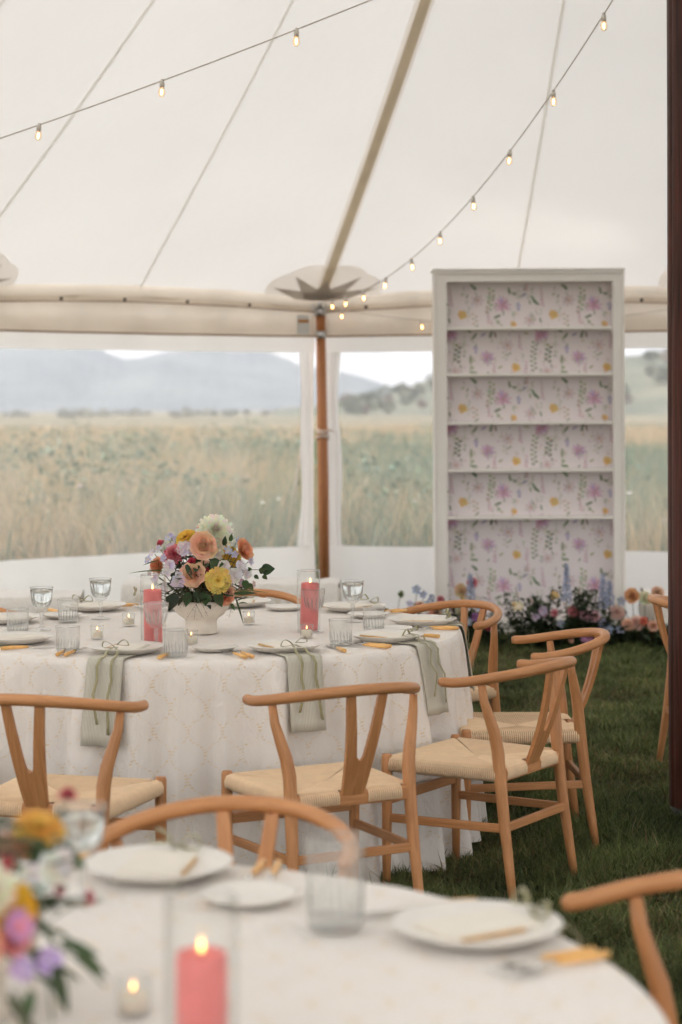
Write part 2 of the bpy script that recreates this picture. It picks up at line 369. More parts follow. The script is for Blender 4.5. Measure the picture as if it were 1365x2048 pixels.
C1 = Vector((1.345, 7.4, 0)); AX = Vector((.195, -.98, 0)).normalized(); AXL = 0.6; C2 = C1 + AX * AXL
PEAK_Z, EAVE_Z = 6.32, 2.41
b = MB(); ring = []
for k in range(64):
    a = 2 * PI * k / 64; ring.append((C1.x + .9 + 8.2 * math.cos(a), 3.2 + 12.6 * math.sin(a), 0))
b.add(ring, [tuple(range(64))]); tag(b.build('lawn', M['soil'], smooth=False), 'dark green lawn under the tent', kind='structure')

def profile_hill(name, prof, D, depth, mat, label, rough=0.0, seed=1):
    # prof: (px, py) skyline as seen; a real ridge standing at distance D, falling away on both sides
    r2 = random.Random(seed); rows = []
    xs = np.linspace(prof[0][0], prof[-1][0], 140); ys = np.interp(xs, [p[0] for p in prof], [p[1] for p in prof])
    hts = [EYE + (HOR - y) / FPX * D + r2.uniform(-rough, rough) for y in ys]
    for t in np.linspace(-1, 1, 21):
        w = math.cos(t * PI / 2) ** 1.3; row = []
        for x, h in zip(xs, hts):
            jit = .86 + .14 * math.sin(x * .021 + t * 5) * math.sin(x * .008 - t * 3)
            row.append(((x - 682.5) / FPX * D, D + t * depth, h * w * (jit if t else 1) - (1 - w) * 2))
        rows.append(row)
    b = MB(); b.grid(rows); o = b.build(name, mat); tag(o, label, kind='structure'); return o
profile_hill('mountain', [(-1500, 720), (-900, 640), (-500, 660), (-200, 655), (0, 668), (110, 676), (190, 690), (240, 718), (300, 711), (370, 695), (450, 676), (500, 690), (560, 710), (600, 730), (640, 738), (700, 746), (760, 766), (800, 780), (900, 800), (1200, 812), (1500, 815), (2200, 700), (3000, 680)], 2600, 500, M['hill'], 'hazy blue mountain ridge far beyond the field', .8, 3)
profile_hill('hill', [(560, 816), (660, 808), (730, 796), (790, 783), (830, 772), (870, 757), (950, 735), (1100, 718), (1255, 714), (1335, 707), (1500, 700), (2200, 690), (2800, 800)], 520, 110, M['hill_near'], 'grey green wooded hillside rising at the right', .25, 4)

def clumps(name, centers, n_each, leaf, cols, mat, label):
    k = len(centers) * n_each; c = np.repeat(np.array([q[:3] for q in centers]), n_each, 0); r = np.repeat(np.array([q[3] for q in centers]), n_each)
    d = nrng.normal(size=(k, 3)); d /= np.linalg.norm(d, axis=1)[:, None]; d *= nrng.uniform(.3, 1, (k, 1)) ** .5
    p = c + d * r[:, None] * np.array([1, 1, .8]); p[:, 2] = np.maximum(p[:, 2], .05)
    e1 = nrng.normal(size=(k, 3)); e1 /= np.linalg.norm(e1, axis=1)[:, None]; e2 = np.cross(e1, nrng.normal(size=(k, 3))); e2 /= np.linalg.norm(e2, axis=1)[:, None]
    s = (leaf * nrng.uniform(.6, 1.3, (k, 1)))
    v = np.stack([p - e1 * s, p + e2 * s * .6, p + e1 * s, p - e2 * s * .6], 1).reshape(-1, 3)
    t = np.arange(k)[:, None] * 4; tris = np.vstack([t + [0, 1, 2], t + [0, 2, 3]])
    ci = np.repeat(nrng.integers(0, len(cols), len(centers)), n_each); cc = np.array(cols)[ci] * nrng.uniform(.7, 1.25, (k, 1)); cc = np.repeat(cc, 4, 0)
    return tag(np_mesh(name, v, tris, mat, cc), label, kind='stuff')
# far bushes along the edge of the field and on the hillside
cs = []
for i in range(80):
    px = rng.uniform(-250, 900); D = rng.uniform(420, 640); cs.append(((px - 682) / FPX * D, D, rng.uniform(.1, .6), rng.uniform(.8, 2.2)))
clumps('scrub', cs, 60, .5, [(.19, .185, .15), (.22, .21, .17), (.17, .18, .15)], M['leaf'], 'far line of low scrub at the edge of the field')  # scrub paled: distance haze put into the leaf colours
cs = []
for i in range(170):
    px = rng.uniform(690, 1650); D = rng.uniform(430, 520); yb = np.interp(px, [560, 660, 730, 790, 830, 870, 950, 1100, 1255, 1335, 1500], [816, 808, 796, 783, 772, 757, 735, 718, 714, 707, 700])
    h = (EYE + (HOR - yb) / FPX * 520) * math.cos((D - 520) / 110 * PI / 2) ** 1.3
    cs.append(((px - 682) / FPX * D, D, h * .95 + .6, rng.uniform(.9, 2.3)))
clumps('woodland', cs, 70, .5, [(.075, .09, .045), (.10, .10, .06), (.15, .10, .075), (.06, .075, .045)], M['leaf'], 'bushes and small trees scattered over the far hillside')

def blades(name, xy, h, w, lean, cols, mat, label, tipcol=None, seed=0):
    r = np.random.default_rng(seed); n = len(xy); a = r.uniform(0, 2 * PI, n); d = np.stack([np.cos(a), np.sin(a)], 1)
    la = r.uniform(0, 2 * PI, n); ld = np.stack([np.cos(la), np.sin(la)], 1) * (lean * h)[:, None]
    z0 = np.full(n, -.004)
    def P(off, t, s): # point at height fraction t
        q = xy + d * (w * off * s)[:, None] + ld * (t ** 2); return np.column_stack([q, z0 + h * t * (1 - .25 * t * (lean ** 2).clip(0, 1))])
    v = np.stack([P(-1, 0, 1), P(1, 0, 1), P(-1, .5, .85), P(1, .5, .85), P(0, 1.0, 0)], 1).reshape(-1, 3)
    t = np.arange(n)[:, None] * 5; tris = np.vstack([t + [0, 1, 3], t + [0, 3, 2], t + [2, 3, 4]])
    c5 = np.repeat(cols, 5, 0)
    if tipcol is not None: c5[4::5] = tipcol
    return tag(np_mesh(name, v, tris, mat, c5), label, kind='stuff')
# short lawn grass: dense where the open strip right of the table is seen, thinner elsewhere
def lawn_pts(n, d0, d1, p0, p1):
    u = nrng.uniform(0, 1, n); D = (d0 ** .35 + u * (d1 ** .35 - d0 ** .35)) ** (1 / .35); px = nrng.uniform(p0, p1, n); return np.column_stack([(px - 682) / FPX * D, D])
xy = np.vstack([lawn_pts(190000, 4.6, 13.6, 760, 1440), lawn_pts(26000, 5.0, 14.6, -300, 760), lawn_pts(14000, 2.6, 4.6, 760, 1500), lawn_pts(45000, 4.2, 14.0, 1440, 2500), lawn_pts(30000, 5.0, 13.6, -1300, -300)])
tuft = np.sin(xy[:, 0] * 7.3 + 1.7 * np.sin(xy[:, 1] * 5.1)) * np.sin(xy[:, 1] * 6.1 + 1.3 * np.sin(xy[:, 0] * 4.7)); n = len(xy)
patch = (.5 + .35 * np.sin(xy[:, 0] * 2.3 + xy[:, 1] * 1.1 + 2 * np.sin(xy[:, 1] * .9)) + .3 * np.sin(xy[:, 0] * 5.9 - xy[:, 1] * 3.1 + 1.5 * np.sin(xy[:, 0] * 2.1))).clip(0, 1)
hh = ((.032 + .030 * tuft + nrng.exponential(.015, n)) * (1.25 - .6 * patch)).clip(.008, .13); ww = nrng.uniform(.0013, .0030, n) * (xy[:, 1] / 6).clip(1, 1.8)
g = np.array([.100, .138, .042]); y_ = np.array([.32, .285, .125]); dk = np.array([.036, .058, .019])
f1 = (nrng.uniform(0, 1, (n, 1)) ** 2.2 * (.35 + .65 * patch[:, None])); cc = g * (1 - f1) + y_ * f1; f2 = nrng.uniform(0, .8, (n, 1)) * (1 - patch[:, None] * .6); cc = cc * (1 - f2) + dk * f2
brown = nrng.uniform(0, 1, n) < (.03 + .13 * patch ** 3); cc[brown] = np.array([.20, .145, .075]) * nrng.uniform(.6, 1.2, (int(brown.sum()), 1))
cc = cc * (.62 + .75 * ((tuft + 1) / 2) ** 1.5 * nrng.uniform(.6, 1.4, n))[:, None]
blades('lawn_grass', xy, hh, ww, nrng.uniform(.2, 1.1, n), cc, M['grass'], 'short uneven grass of the lawn under the tent', seed=3)
# tall meadow outside
n = 140000; u = nrng.uniform(0, 1, n); D = 17.0 * (130 / 17.0) ** (u ** 1.05); X = nrng.uniform(-.235, .235, n) * D
pat = np.sin(X * .9 + 1.5 * np.sin(D * .33)) * np.sin(D * .41 + np.sin(X * .5)) + .6 * np.sin(X * .31 + D * .17)
big = np.sin(X * .17 + 2.2 * np.sin(D * .045)) * np.sin(D * .083 + 1.4 * np.sin(X * .12)) + .5 * np.sin(X * .43 - D * .11)
dry = nrng.normal(0, .5, n) + pat * .65 + big * .85 + -.36 + .95 * ((D - 45) / 35).clip(0, 1) > 0
clump = np.sin(X * 2.7 + 1.9 * np.sin(D * 1.3)) * np.sin(D * 1.9 + 1.7 * np.sin(X * 1.6))
hh = (np.where(dry, nrng.normal(.70, .18, n), nrng.normal(.60, .16, n)) + .22 * clump + .14 * big).clip(.15, 1.4) * np.where(D > 45, .8, 1)
ww = np.where(dry, nrng.uniform(.0018, .004, n), nrng.uniform(.0035, .008, n)) * (D / 20).clip(1, 5)
tan = np.array([.44, .325, .185]); tan2 = np.array([.33, .26, .16]); gr = np.array([.095, .145, .085]); gr2 = np.array([.155, .19, .12]); q = nrng.uniform(0, 1, (n, 1))
cc = np.where(dry[:, None], tan * q + tan2 * (1 - q), gr * q + gr2 * (1 - q)) * nrng.uniform(.75, 1.2, (n, 1))
blades('meadow_grass', np.column_stack([X, D]), hh, ww, nrng.uniform(.08, .9, n), cc, M['grass'], 'tall dry meadow grass and green weeds outside the tent', seed=5)
cs = []
for i in range(85):
    D = 19 * (75 / 19) ** rng.random(); x = rng.uniform(-.21, .23) * D; rr = rng.uniform(.28, .62) * (1 + D / 120); cs.append((x, D, rr * .55 + rng.uniform(.0, .25), rr))
clumps('weed_clumps', cs, 170, .055, [(.085, .135, .085), (.11, .155, .105), (.13, .17, .10)], M['leaf'], 'blue-green leafy weeds growing in patches through the meadow')
# pale flower heads scattered low in the meadow
k = 70; v = []; tr = []; cl = []
for i in range(k):
    D = rng.uniform(17.5, 30); x = rng.uniform(-.2, .2) * D; z = rng.uniform(.35, .8); s = rng.uniform(.015, .035); o = len(v)
    v += [(x - s, D, z), (x + s, D + s, z), (x, D - s, z + s * .6), (x, D + s, z - s * .4), (x + s * .7, D - s, z - s * .2)]; tr += [(o, o + 2, o + 1), (o, o + 3, o + 1), (o, o + 4, o + 2)]
    cl += [rng.choice([(.75, .72, .74), (.62, .5, .66), (.8, .78, .7)])] * 5
tag(np_mesh('meadow_flowers', np.array(v), np.array(tr), M['petal'], np.array(cl)), 'small pale wildflower heads in the meadow', kind='stuff')

# ---------------------------------------------------------------- tent
def pol(c, deg, r): return Vector((c.x + r * math.cos(math.radians(deg)), c.y + r * math.sin(math.radians(deg)), 0))
P0 = Vector((-.16, 14.9, 0)); PL = Vector((-2.66, 13.25, 0)); PR = Vector((2.745, 13.9, 0))
per = [pol(C1, 195, 6.9), pol(C1, 172, 6.9), pol(C1, 148, 6.9), PL, P0, PR, pol(C1, 54, 6.75), pol(C1, 31, 6.85), pol(C1, 8, 6.9)]
right_side = [per[-1] + AX * AXL]; left_side = [per[0] + AX * AXL]
back = [pol(C2, a, 6.9) for a in (-12, -35, -58, -81, -104, -127, -150)]
ringp = per + right_side + back + left_side
nearC = lambda p: C1 + AX * min(max((p - C1).dot(AX), 0), AXL)
tent = empty('sailcloth_tent', (C1.x, C1.y, 0))
tag(tent, 'large off-white sailcloth tent with clear window walls', 'tent')
OFF = Vector((C1.x, C1.y, 0))
def ridge(p):
    q = nearC(p); d = (q - C1).length; s = math.sin(min(d, AXL) / AXL * PI); return Vector((q.x, q.y, PEAK_Z - .1 * s))
def roof_pt(a, bq, u, t):
    # a, b pole points; u along the eave, t up the slope
    e = a.lerp(bq, u); ez = EAVE_Z + .05 * math.sin(u * PI)
    out_ = (e - nearC(e)).normalized(); e = e + out_ * (.10 * math.sin(u * PI))
    r = ridge(a).lerp(ridge(bq), u); z = ez + (r.z - ez) * t - .16 * math.sin(t * PI)
    return Vector((e.x + (r.x - e.x) * t, e.y + (r.y - e.y) * t, z))
nper = len(ringp)
for i in range(nper):
    a, bq = ringp[i], ringp[(i + 1) % nper]
    for h0, h1 in ((0, .5), (.5, 1)):
        b = MB(); rows = [[roof_pt(a, bq, h0 + (h1 - h0) * j / 5, t) - OFF for j in range(6)] for t in np.linspace(0, .985, 15)]
        b.grid(rows); b.build('roof_panel', M['roof'], tent)
def strip_on_roof(a, bq, u, t0, t1, w0, w1, drop, name, mat, n=14):
    b = MB(); rows = []
    for k in range(n):
        t = t0 + (t1 - t0) * k / (n - 1); p = roof_pt(a, bq, u, t); q = roof_pt(a, bq, min(u + .02, 1), t) - roof_pt(a, bq, max(u - .02, 0), t)
        s = q.normalized(); w = w0 + (w1 - w0) * k / (n - 1)
        rows.append([p - s * w / 2 + Vector((0, 0, -drop)) - OFF, p + Vector((0, 0, -drop - .003)) - OFF, p + s * w / 2 + Vector((0, 0, -drop)) - OFF])
    b.grid(rows); return b.build(name, mat, tent)
def rib(p, prv, nxt, w, drop, name, mat, t0=.0, t1=.97):
    # strip straight up from a pole to the ridge
    b = MB(); rows = []; s = ((nxt - p).normalized() - (prv - p).normalized()).normalized()
    for k in range(16):
        t = t0 + (t1 - t0) * k / 15; q = roof_pt(p, nxt, 0, t); rows.append([q - s * w / 2 + Vector((0, 0, -drop)) - OFF, q + Vector((0, 0, -drop - .004)) - OFF, q + s * w / 2 + Vector((0, 0, -drop)) - OFF])
    b.grid(rows); return b.build(name, mat, tent)
for i in range(1, 8):
    rib(ringp[i], ringp[i - 1], ringp[i + 1], .115 if i != 3 else .024, .012, 'seam_tape', M['patch'] if i != 3 else M['seam'])
    if i != 3: rib(ringp[i], ringp[i - 1], ringp[i + 1], .066, .026, 'rib_webbing', M['webbing'])
    strip_on_roof(ringp[i], ringp[i + 1], .5, .0, .97, .022, .022, .012, 'panel_seam', M['seam'])
# scalloped reinforcement and star at the head of each far pole
def head_patch(p, prv, nxt):
    def surf(e, s, side, drop):
        q = nxt if side > 0 else prv; L = (q - p).length; u = e / L
        x = roof_pt(p, q, u, s / 8.5); return Vector((x.x, x.y, x.z - drop)) - OFF
    b = MB(); rows = []
    for k in range(41):
        a = PI * k / 40; lob = .50 + .035 * abs(math.sin(a * 4)); ex = math.cos(a); side = 1 if ex >= 0 else -1
        rows.append([surf(abs(ex) * lob * r * .95, math.sin(a) * lob * r * 1.05 + .002, side, .012 + .002 * r) for r in (0, .25, .5, .75, 1)])
    b.grid(rows); b.build('head_patch', M['patch'], tent)
    for ang in (20, 52, 90, 128, 160):
        a = math.radians(ang); b = MB(); R = .46 if ang != 90 else .34; rows = []
        for t in (0, .2, .45, .7, 1):
            r = R * t; w = .125 * (1 - t) + .003; row = []
            for o in (-1, 1):
                ex = math.cos(a) * r - math.sin(a) * w * o; sy = max(math.sin(a) * r + math.cos(a) * w * o, 0); row.append(surf(abs(ex), sy, 1 if ex >= 0 else -1, .030 + .001 * ang / 90))
            rows.append(row)
        b.grid(rows); b.build('star_arm', M['star'], tent)
for i in (3, 4, 5): head_patch(ringp[i], ringp[i - 1], ringp[i + 1])

def wall_seg(p, q, with_wall=True, seed=0):
    r2 = random.Random(seed); L = (q - p).length; d = (q - p).normalized(); nrm = Vector((d.y, -d.x, 0))
    if nrm.dot(p - C1) < 0: nrm = -nrm            # outward
    def pt(u, z, off=0.0):
        e = p.lerp(q, u) + nrm * (.10 * math.sin(u * PI) + off); return Vector((e.x, e.y, z)) - OFF
    us = np.linspace(0, 1, 41)
    ph = [r2.uniform(0, 6) for _ in range(6)]
    crs = lambda u, z: .010 * (1 - abs(math.sin(u * 17 + z * 9 + ph[3]))) ** 3 + .008 * (1 - abs(math.sin(u * 11 - z * 12 + ph[4]))) ** 3
    wav = lambda u, z: .012 * math.sin(u * 23 + ph[0] + z * 3) + .008 * math.sin(u * 51 + ph[1]) + .006 * math.sin(u * 90 + ph[2] - z * 9)
    edge = lambda u: min(1, u * 10, (1 - u) * 10)
    # eave band: rolled roof edge
    b = MB(); rows = []
    for k, (dz, o) in enumerate(((.006, .0), (-.02, .016), (-.06, .018), (-.10, .006), (-.118, -.012))):
        rows.append([pt(u, EAVE_Z + .05 * math.sin(u * PI) + dz, o + .4 * wav(u, 0)) for u in us])
    b.grid(rows); b.build('eave_band', M['canvas'], tent)
    # valance flap hanging below
    b = MB(); rows = []
    for k in range(7):
        z = 2.335 - .22 * k / 6
        rows.append([pt(u, z + .05 * math.sin(u * PI) * (1 - k / 6), .012 + wav(u, z * 3) * (k / 6) * 1.3 + crs(u, z)) for u in us])
    b.grid(rows); b.build('valance', M['canvas'], tent)
    b = MB(); b.tube([pt(u, 2.112, .012 + wav(u, 2.115 * 3) * 1.3 - .012) for u in us], .007, 6); b.build('valance_piping', M['piping'], tent)
    b = MB(); b.tube([pt(u, 2.294 + .045 * math.sin(u * PI), -.012 + .4 * wav(u, 0)) for u in us], .0045, 6); b.build('eave_cord', M['piping'], tent)
    for u in (.12, .29, .46, .63, .80):
        c = pt(u, 2.315 + .04 * math.sin(u * PI), -.02); b = MB(); b.lathe([(.0, 0), (.011, .0), (.013, .006), (.0, .008)], 10)
        o = b.build('grommet', M['black'], tent, loc=c); o.rotation_euler = (PI / 2, 0, math.atan2(d.y, d.x))
    if not with_wall: return
    OUT = .085
    def sheet(name, u0, u1, z0, z1, mat, nz=8, nu=30, amp=1.0, off=OUT):
        b = MB(); uu = np.linspace(u0, u1, nu)
        b.grid([[pt(u, z, off + amp * wav(u, z)) for u in uu] for z in np.linspace(z0, z1, nz)]); return b.build(name, mat, tent)
    ue = .105 / L * 1.25; uf = .115 / L * 1.1
    sheet('wall_header', 0, 1, 1.992, 2.26, M['wall'], off=OUT)
    sheet('wall_skirt', 0, 1, 0.0, .515, M['wall'])
    sheet('window_pane', ue, 1 - uf, .515, 1.992, M['vinyl'], nz=16, amp=.8)
    for u0, u1 in ((0, ue), (1 - uf, 1)):
        b = MB(); rows = []
        for z in np.linspace(.515, 1.992, 26):
            nar = .012 * math.sin((z - .5) * 3.2 + ph[3]) + .01 * math.sin(z * 7 + ph[4])
            lo, hi = (u0, u1 + nar / L) if u0 == 0 else (u0 + nar / L, u1)
            rows.append([pt(lo + (hi - lo) * j / 10, z, OUT - .004 + .014 * math.sin(j * 1.1 + ph[5] + z * 1.5)) for j in range(11)])
        b.grid(rows); b.build('wall_strip', M['wall'], tent)
for i in range(len(ringp)):
    wall_seg(ringp[i], ringp[(i + 1) % nper], 1 <= i <= 6, seed=i + 11) if 0 <= i <= 8 else None
# maker's label sewn to the valance left of the pole
d = (PL - P0).normalized(); e = P0 + d * .17; nn = Vector((-d.y, d.x, 0)); nn = nn if nn.dot(C1 - P0) > 0 else -nn
for z0, z1, mt, o_, w in ((2.125, 2.27, 'tag', .035, .055), (2.215, 2.235, 'tag_band', .040, .048)):
    b = MB(); c = e + nn * o_ - OFF; b.add([c - d * w + Vector((0, 0, z0)), c + d * w + Vector((0, 0, z0)), c + d * w + Vector((0, 0, z1)), c - d * w + Vector((0, 0, z1))], [(0, 1, 2, 3)])
    b.build('care_label' if mt == 'tag' else 'label_band', M[mt], tent, smooth=False)

def side_pole(p, label):
    t = empty('side_pole', (p.x, p.y, 0)); tag(t, label, 'tent pole', 'side poles of the tent')
    b = MB(); b.tube([(.03, 0, 0), (.022, 0, 1.0), (.005, 0, 2.33)], [.040, .041, .036], 20); b.build('shaft', M['pole_wood'], t)
    b = MB(); b.tube([(.007, 0, 2.10), (.007, 0, 2.155)], .0435, 20); b.build('lower_collar', M['metal'], t)
    b = MB(); b.tube([(.004, 0, 2.27), (.004, 0, 2.335)], .042, 20); b.tube([(.004, 0, 2.33), (.003, 0, 2.37)], [.02, .014], 10); b.build('cap', M['metal'], t)
    for s in (-1, 1):
        b = MB(); pts = [(s * .045 + .012 * math.cos(k / 10 * 2 * PI) * .8, -.045, 2.32 + .035 * math.sin(k / 10 * 2 * PI)) for k in range(11)]; b.tube(pts, .005, 6); b.build('shackle', M['metal'], t)
        b = MB(); b.tube([(s * .035, -.04, 2.30), (s * .062, -.03, 2.22), (s * .055, -.03, 2.13)], .005, 6); b.build('strap', M['rope'], t)
    for z in (1.405, 1.375, 1.34):
        b = MB(); b.tube([(.02 + .047 * math.cos(a), .047 * math.sin(a), z + .012 * math.sin(a + z * 40)) for a in np.linspace(0, 2 * PI, 17)], .008, 6); b.build('rope_wrap', M['rope'], t)
    b = MB(); b.tube([(.06, -.03, 1.40), (.085, -.02, 1.40), (.10, 0, 1.39)], .007, 6); b.build('rope_tail', M['rope'], t)
    return t
side_pole(P0, 'honey brown side pole standing in the middle of the clear walls')
side_pole(PL, 'side pole at the left end of the clear wall')
side_pole(PR, 'side pole at the right end, beyond the tall display case')
# centre pole
t = empty('center_pole', (C1.x, C1.y, 0)); tag(t, 'thick dark red-brown centre pole at the right edge of the lawn', 'tent pole')
n = 96
def flute(z):
    row = []
    for k in range(n):
        a = 2 * PI * k / n; r = .108 + .004 * math.sin(z * 1.7) - .006 * max(0, math.cos(a * 9)) ** 6 + .002 * math.sin(a * 3 + z * 2); row.append((r * math.cos(a), r * math.sin(a), z))
    return row
zs = np.linspace(.05, 6.4, 60); vs = [p for z in zs for p in flute(z)]
b = MB(); b.add(vs, [(i * n + k, i * n + (k + 1) % n, (i + 1) * n + (k + 1) % n, (i + 1) * n + k) for i in range(59) for k in range(n)]); b.build('shaft', M['dark_wood'], t)
b = MB(); b.tube([(0, 0, .0), (0, 0, .055)], [.118, .108], 32); b.build('base_shoe', M['black'], t)
b = MB(); b.tube([(0, 0, -.002), (0, 0, .012)], .135, 32); b.build('base_plate', M['metal'], t)
# guy rope outside
b = MB(); b.tube([atD(606, 860, 15.9), atD(575, 1100, 19.5)], .008, 6); tag(b.build('guy_rope', M['rope']), 'guy rope slanting down outside the window left of the pole', 'rope')

# ---------------------------------------------------------------- string lights
def string_lights(name, p0, p1, sag, ts, label, r=.0026):
    t = empty(name, p0); tag(t, label, 'string lights', 'string lights under the tent roof')
    f = lambda q: p0.lerp(p1, q) - Vector((0, 0, sag * 4 * q * (1 - q))) - p0
    b = MB(); b.tube([f(q) for q in np.linspace(0, 1, 60)], r, 6); b.build('cable', M['cable'], t)
    for i, q in enumerate(ts):
        c = f(q); tl = rng.uniform(-.12, .12); tm = Matrix.Translation(c) @ Matrix.Rotation(tl, 4, 'Y') @ Matrix.Rotation(rng.uniform(-.1, .1), 4, 'X')
        b = MB(); b.lathe([(0, .008), (.008, .008), (.009, -.004), (.0125, -.008), (.0135, -.034), (.0, -.036)], 12); h = b.build('lamp_holder', M['socket'], t); h.matrix_local = tm @ Matrix.Scale(.86, 4)
        b = MB(); b.lathe([(.0115, -.034), (.015, -.042), (.0185, -.054), (.0185, -.066), (.015, -.077), (.008, -.084), (0, -.086)], 14); g = b.build('bulb', M['bulb'], h)
        b = MB(); b.lathe([(0, -.043), (.0035, -.045), (.0048, -.056), (.0035, -.072), (0, -.074)], 8); g = b.build('filament', M['filament'], h)
CP = Vector((C1.x, C1.y, 0)); 
string_lights('string_lights', CP + Vector((0, 0, 3.62)), P0 + Vector((.03, -.05, 2.38)), .40, [.139 + .0955 * i for i in range(8)] + [.885, .955], 'string of small bulbs falling from the centre pole to the brown side pole')
string_lights('string_lights', CP + Vector((0, 0, 3.62)), ringp[2] + Vector((0, 0, 2.38)), .15, [.160, .261, .365, .469, .57, .675, .775, .875], 'string of small bulbs crossing the upper left of the roof')
string_lights('string_lights', P0 + Vector((.03, -.05, 2.34)), PR + Vector((0, -.05, 2.34)), .16, [.05, .255, .46, .665], 'string of small bulbs along the eave behind the tall display case')

# ---------------------------------------------------------------- chairs
def make_chair():
    t = empty('wishbone_chair')
    w = .258
    # bent top rail
    pts = []; rad = []
    path = [(w, .020)] + [(w * math.cos(a), -.012 - (.258) * math.sin(a)) for a in np.linspace(0, PI, 33)] + [(-w, .020)]
    for i, (x, y) in enumerate(path):
        fr = max(0, min(1, -(y + .012) / .258)); z = .700 + .048 * (fr ** 1.25); pts.append((x, y, z)); rad.append(.0158 + .0012 * fr)
    pts = [(w, .031, .6995)] + pts + [(-w, .031, .6995)]; rad = [.0115] + rad + [.0115]
    b = MB(); b.tube(pts, rad, 14, ref=(0, 0, 1)); b.build('top_rail', M['beech'], t)
    for s in (-1, 1):
        b = MB(); b.tube([(s * x, y, z) for x, y, z in ((.212, -.205, 0), (.206, -.188, .12), (.201, -.166, .27), (.198, -.150, .42), (.198, -.143, .49), (.206, -.136, .545), (.219, -.125, .595), (.231, -.114, .645), (.236, -.108, .697))],
                         [.0125, .0155, .0185, .0200, .0205, .0195, .0170, .0145, .0125], 12); b.build('rear_leg', M['beech'], t)
        b = MB(); b.tube([(s * x, y, z) for x, y, z in ((.223, .254, 0), (.222, .253, .15), (.221, .252, .30), (.221, .252, .438), (.221, .252, .447))], [.0125, .0155, .0175, .0180, .0150], 12); b.build('front_leg', M['beech'], t)
        b = MB(); b.bar((s * .222, .25, .243), (s * .203, -.168, .250), .015, .027); bevel(b.build('side_stretcher', M['beech'], t, smooth=False))
        b = MB(); b.bar((s * .221, .25, .412), (s * .199, -.15, .412), .020, .026); bevel(b.build('side_rail', M['beech'], t, smooth=False))
    b = MB(); b.bar((-.203, -.170, .252), (.203, -.170, .252), .015, .027); bevel(b.build('rear_stretcher', M['beech'], t, smooth=False))
    b = MB(); b.bar((-.221, .252, .300), (.221, .252, .300), .016, .032); bevel(b.build('front_stretcher', M['beech'], t, smooth=False))
    b = MB(); b.bar((-.221, .252, .412), (.221, .252, .412), .020, .026); bevel(b.build('front_rail', M['beech'], t, smooth=False))
    b = MB(); b.bar((-.199, -.150, .413), (.199, -.150, .413), .024, .042); bevel(b.build('rear_rail', M['beech'], t, smooth=False), .005)
    # Y-shaped splat
    b = MB(); th = .0065
    def sp(x, q, side):
        z = .415 + .318 * q; y = -.152 - .100 * q - .012 * math.sin(q * PI); return (x, y + side * th, z)
    def strip(es): # es: list of (q, xl, xr)
        k = len(es); vs = []
        for q, xl, xr in es: vs += [sp(xl, q, -1), sp(xr, q, -1), sp(xr, q, 1), sp(xl, q, 1)]
        fs = []
        for i in range(k - 1):
            o = i * 4
            for a_, b_ in ((0, 1), (1, 2), (2, 3), (3, 0)): fs.append((o + a_, o + b_, o + 4 + b_, o + 4 + a_))
        fs += [(3, 2, 1, 0), tuple((k - 1) * 4 + i for i in range(4))]
        b.add(vs, fs, None, [(p[0] + .3, p[2]) for p in vs])
    out = lambda q: .0345 + .013 * min(1, q / .42) + (.0185 * ((q - .42) / .58) if q > .42 else 0)
    inn = lambda q: max(0.0, .0125 * min(1, ((q - .36) / .05)) ** .5 + .0265 * ((q - .41) / .59 if q > .41 else 0)) if q > .36 else 0
    strip([(q, -out(q), out(q)) for q in (0, .1, .2, .3, .3601)])
    qs = (.3601, .368, .38, .40, .42, .5, .6, .7, .8, .9, 1.0)
    strip([(q, -out(q), -inn(q)) for q in qs]); strip([(q, inn(q), out(q)) for q in qs])
    o = b.build('splat', M['beech'], t, smooth=False)
    # woven paper-cord seat: dark core and the single strands wrapped over the rails
    b = MB(); rows = []
    for i in range(9):
        v = i / 8; y = -.155 + .40 * v; hw = .197 + .022 * v; rows.append([(-hw + 2 * hw * j / 8, y, .4265 - .010 * math.sin(v * PI) * math.sin(j / 8 * PI)) for j in range(9)])
    b.grid(rows); seat = b.build('seat', M['cord_core'], t)
    b = MB(); R_ = .0029; pitch = .0072
    def dip(x, y): return .4345 - .011 * max(0, math.sin((y + .15) / .40 * PI)) * max(0, math.cos(x / .21 * PI / 2))
    cy0, cy1 = -.150, .252
    def strand(fn, L):
        # fn(d): point at distance d inward from the rail line, z from profile
        prof = [(.030, .396), (-.004, .3945), (-.0145, .402), (-.0155, .420), (-.009, .4335), (.006, .4385)]
        pts = [fn(d, z) for d, z in prof]
        for q in (.35, .7, 1.0): 
            d = .012 + (L - .012) * q; p = fn(d, 0); pts.append((p[0], p[1], dip(p[0], p[1]) + .0035 * (1 - q)))
        b.tube(pts, R_, 5, cap=False)
    for s in (-1, 1):                        # side rails: strands run across x
        k = int(.385 / pitch)
        for i in range(k):
            y = -.140 + i * pitch; hw = .199 + .022 * (y - cy0) / .402; L = min(y - cy0 + .012, cy1 - y, hw - .002) ; L = max(L, .018)
            if L > .185: L = hw + .002
            strand(lambda d, z, y=y, hw=hw: (s * (hw - d), y, z), L)
    k = int(.40 / pitch)
    for i in range(k):                       # front rail
        x = -.20 + i * pitch; L = max(min(.212 - abs(x), .195), .018); strand(lambda d, z, x=x: (x * (1 - d * .03), cy1 - d, z), L)
    k = int(.34 / pitch)
    for i in range(k):                       # rear rail, broken where the splat stands
        x = -.17 + i * pitch
        L = max(min(.198 - abs(x), .19), .018)
        if abs(x) < .046:
            b.tube([(x, cy0 + d, dip(x, cy0 + d) + .001) for d in (.020, .06, .12, L)], R_, 5, cap=False); continue
        strand(lambda d, z, x=x: (x, cy0 + d, z), L)
    o = b.build('cord_weave', M['cord'], seat); tag(o, kind='stuff')
    return t
proto = make_chair()
CLOTH = {}
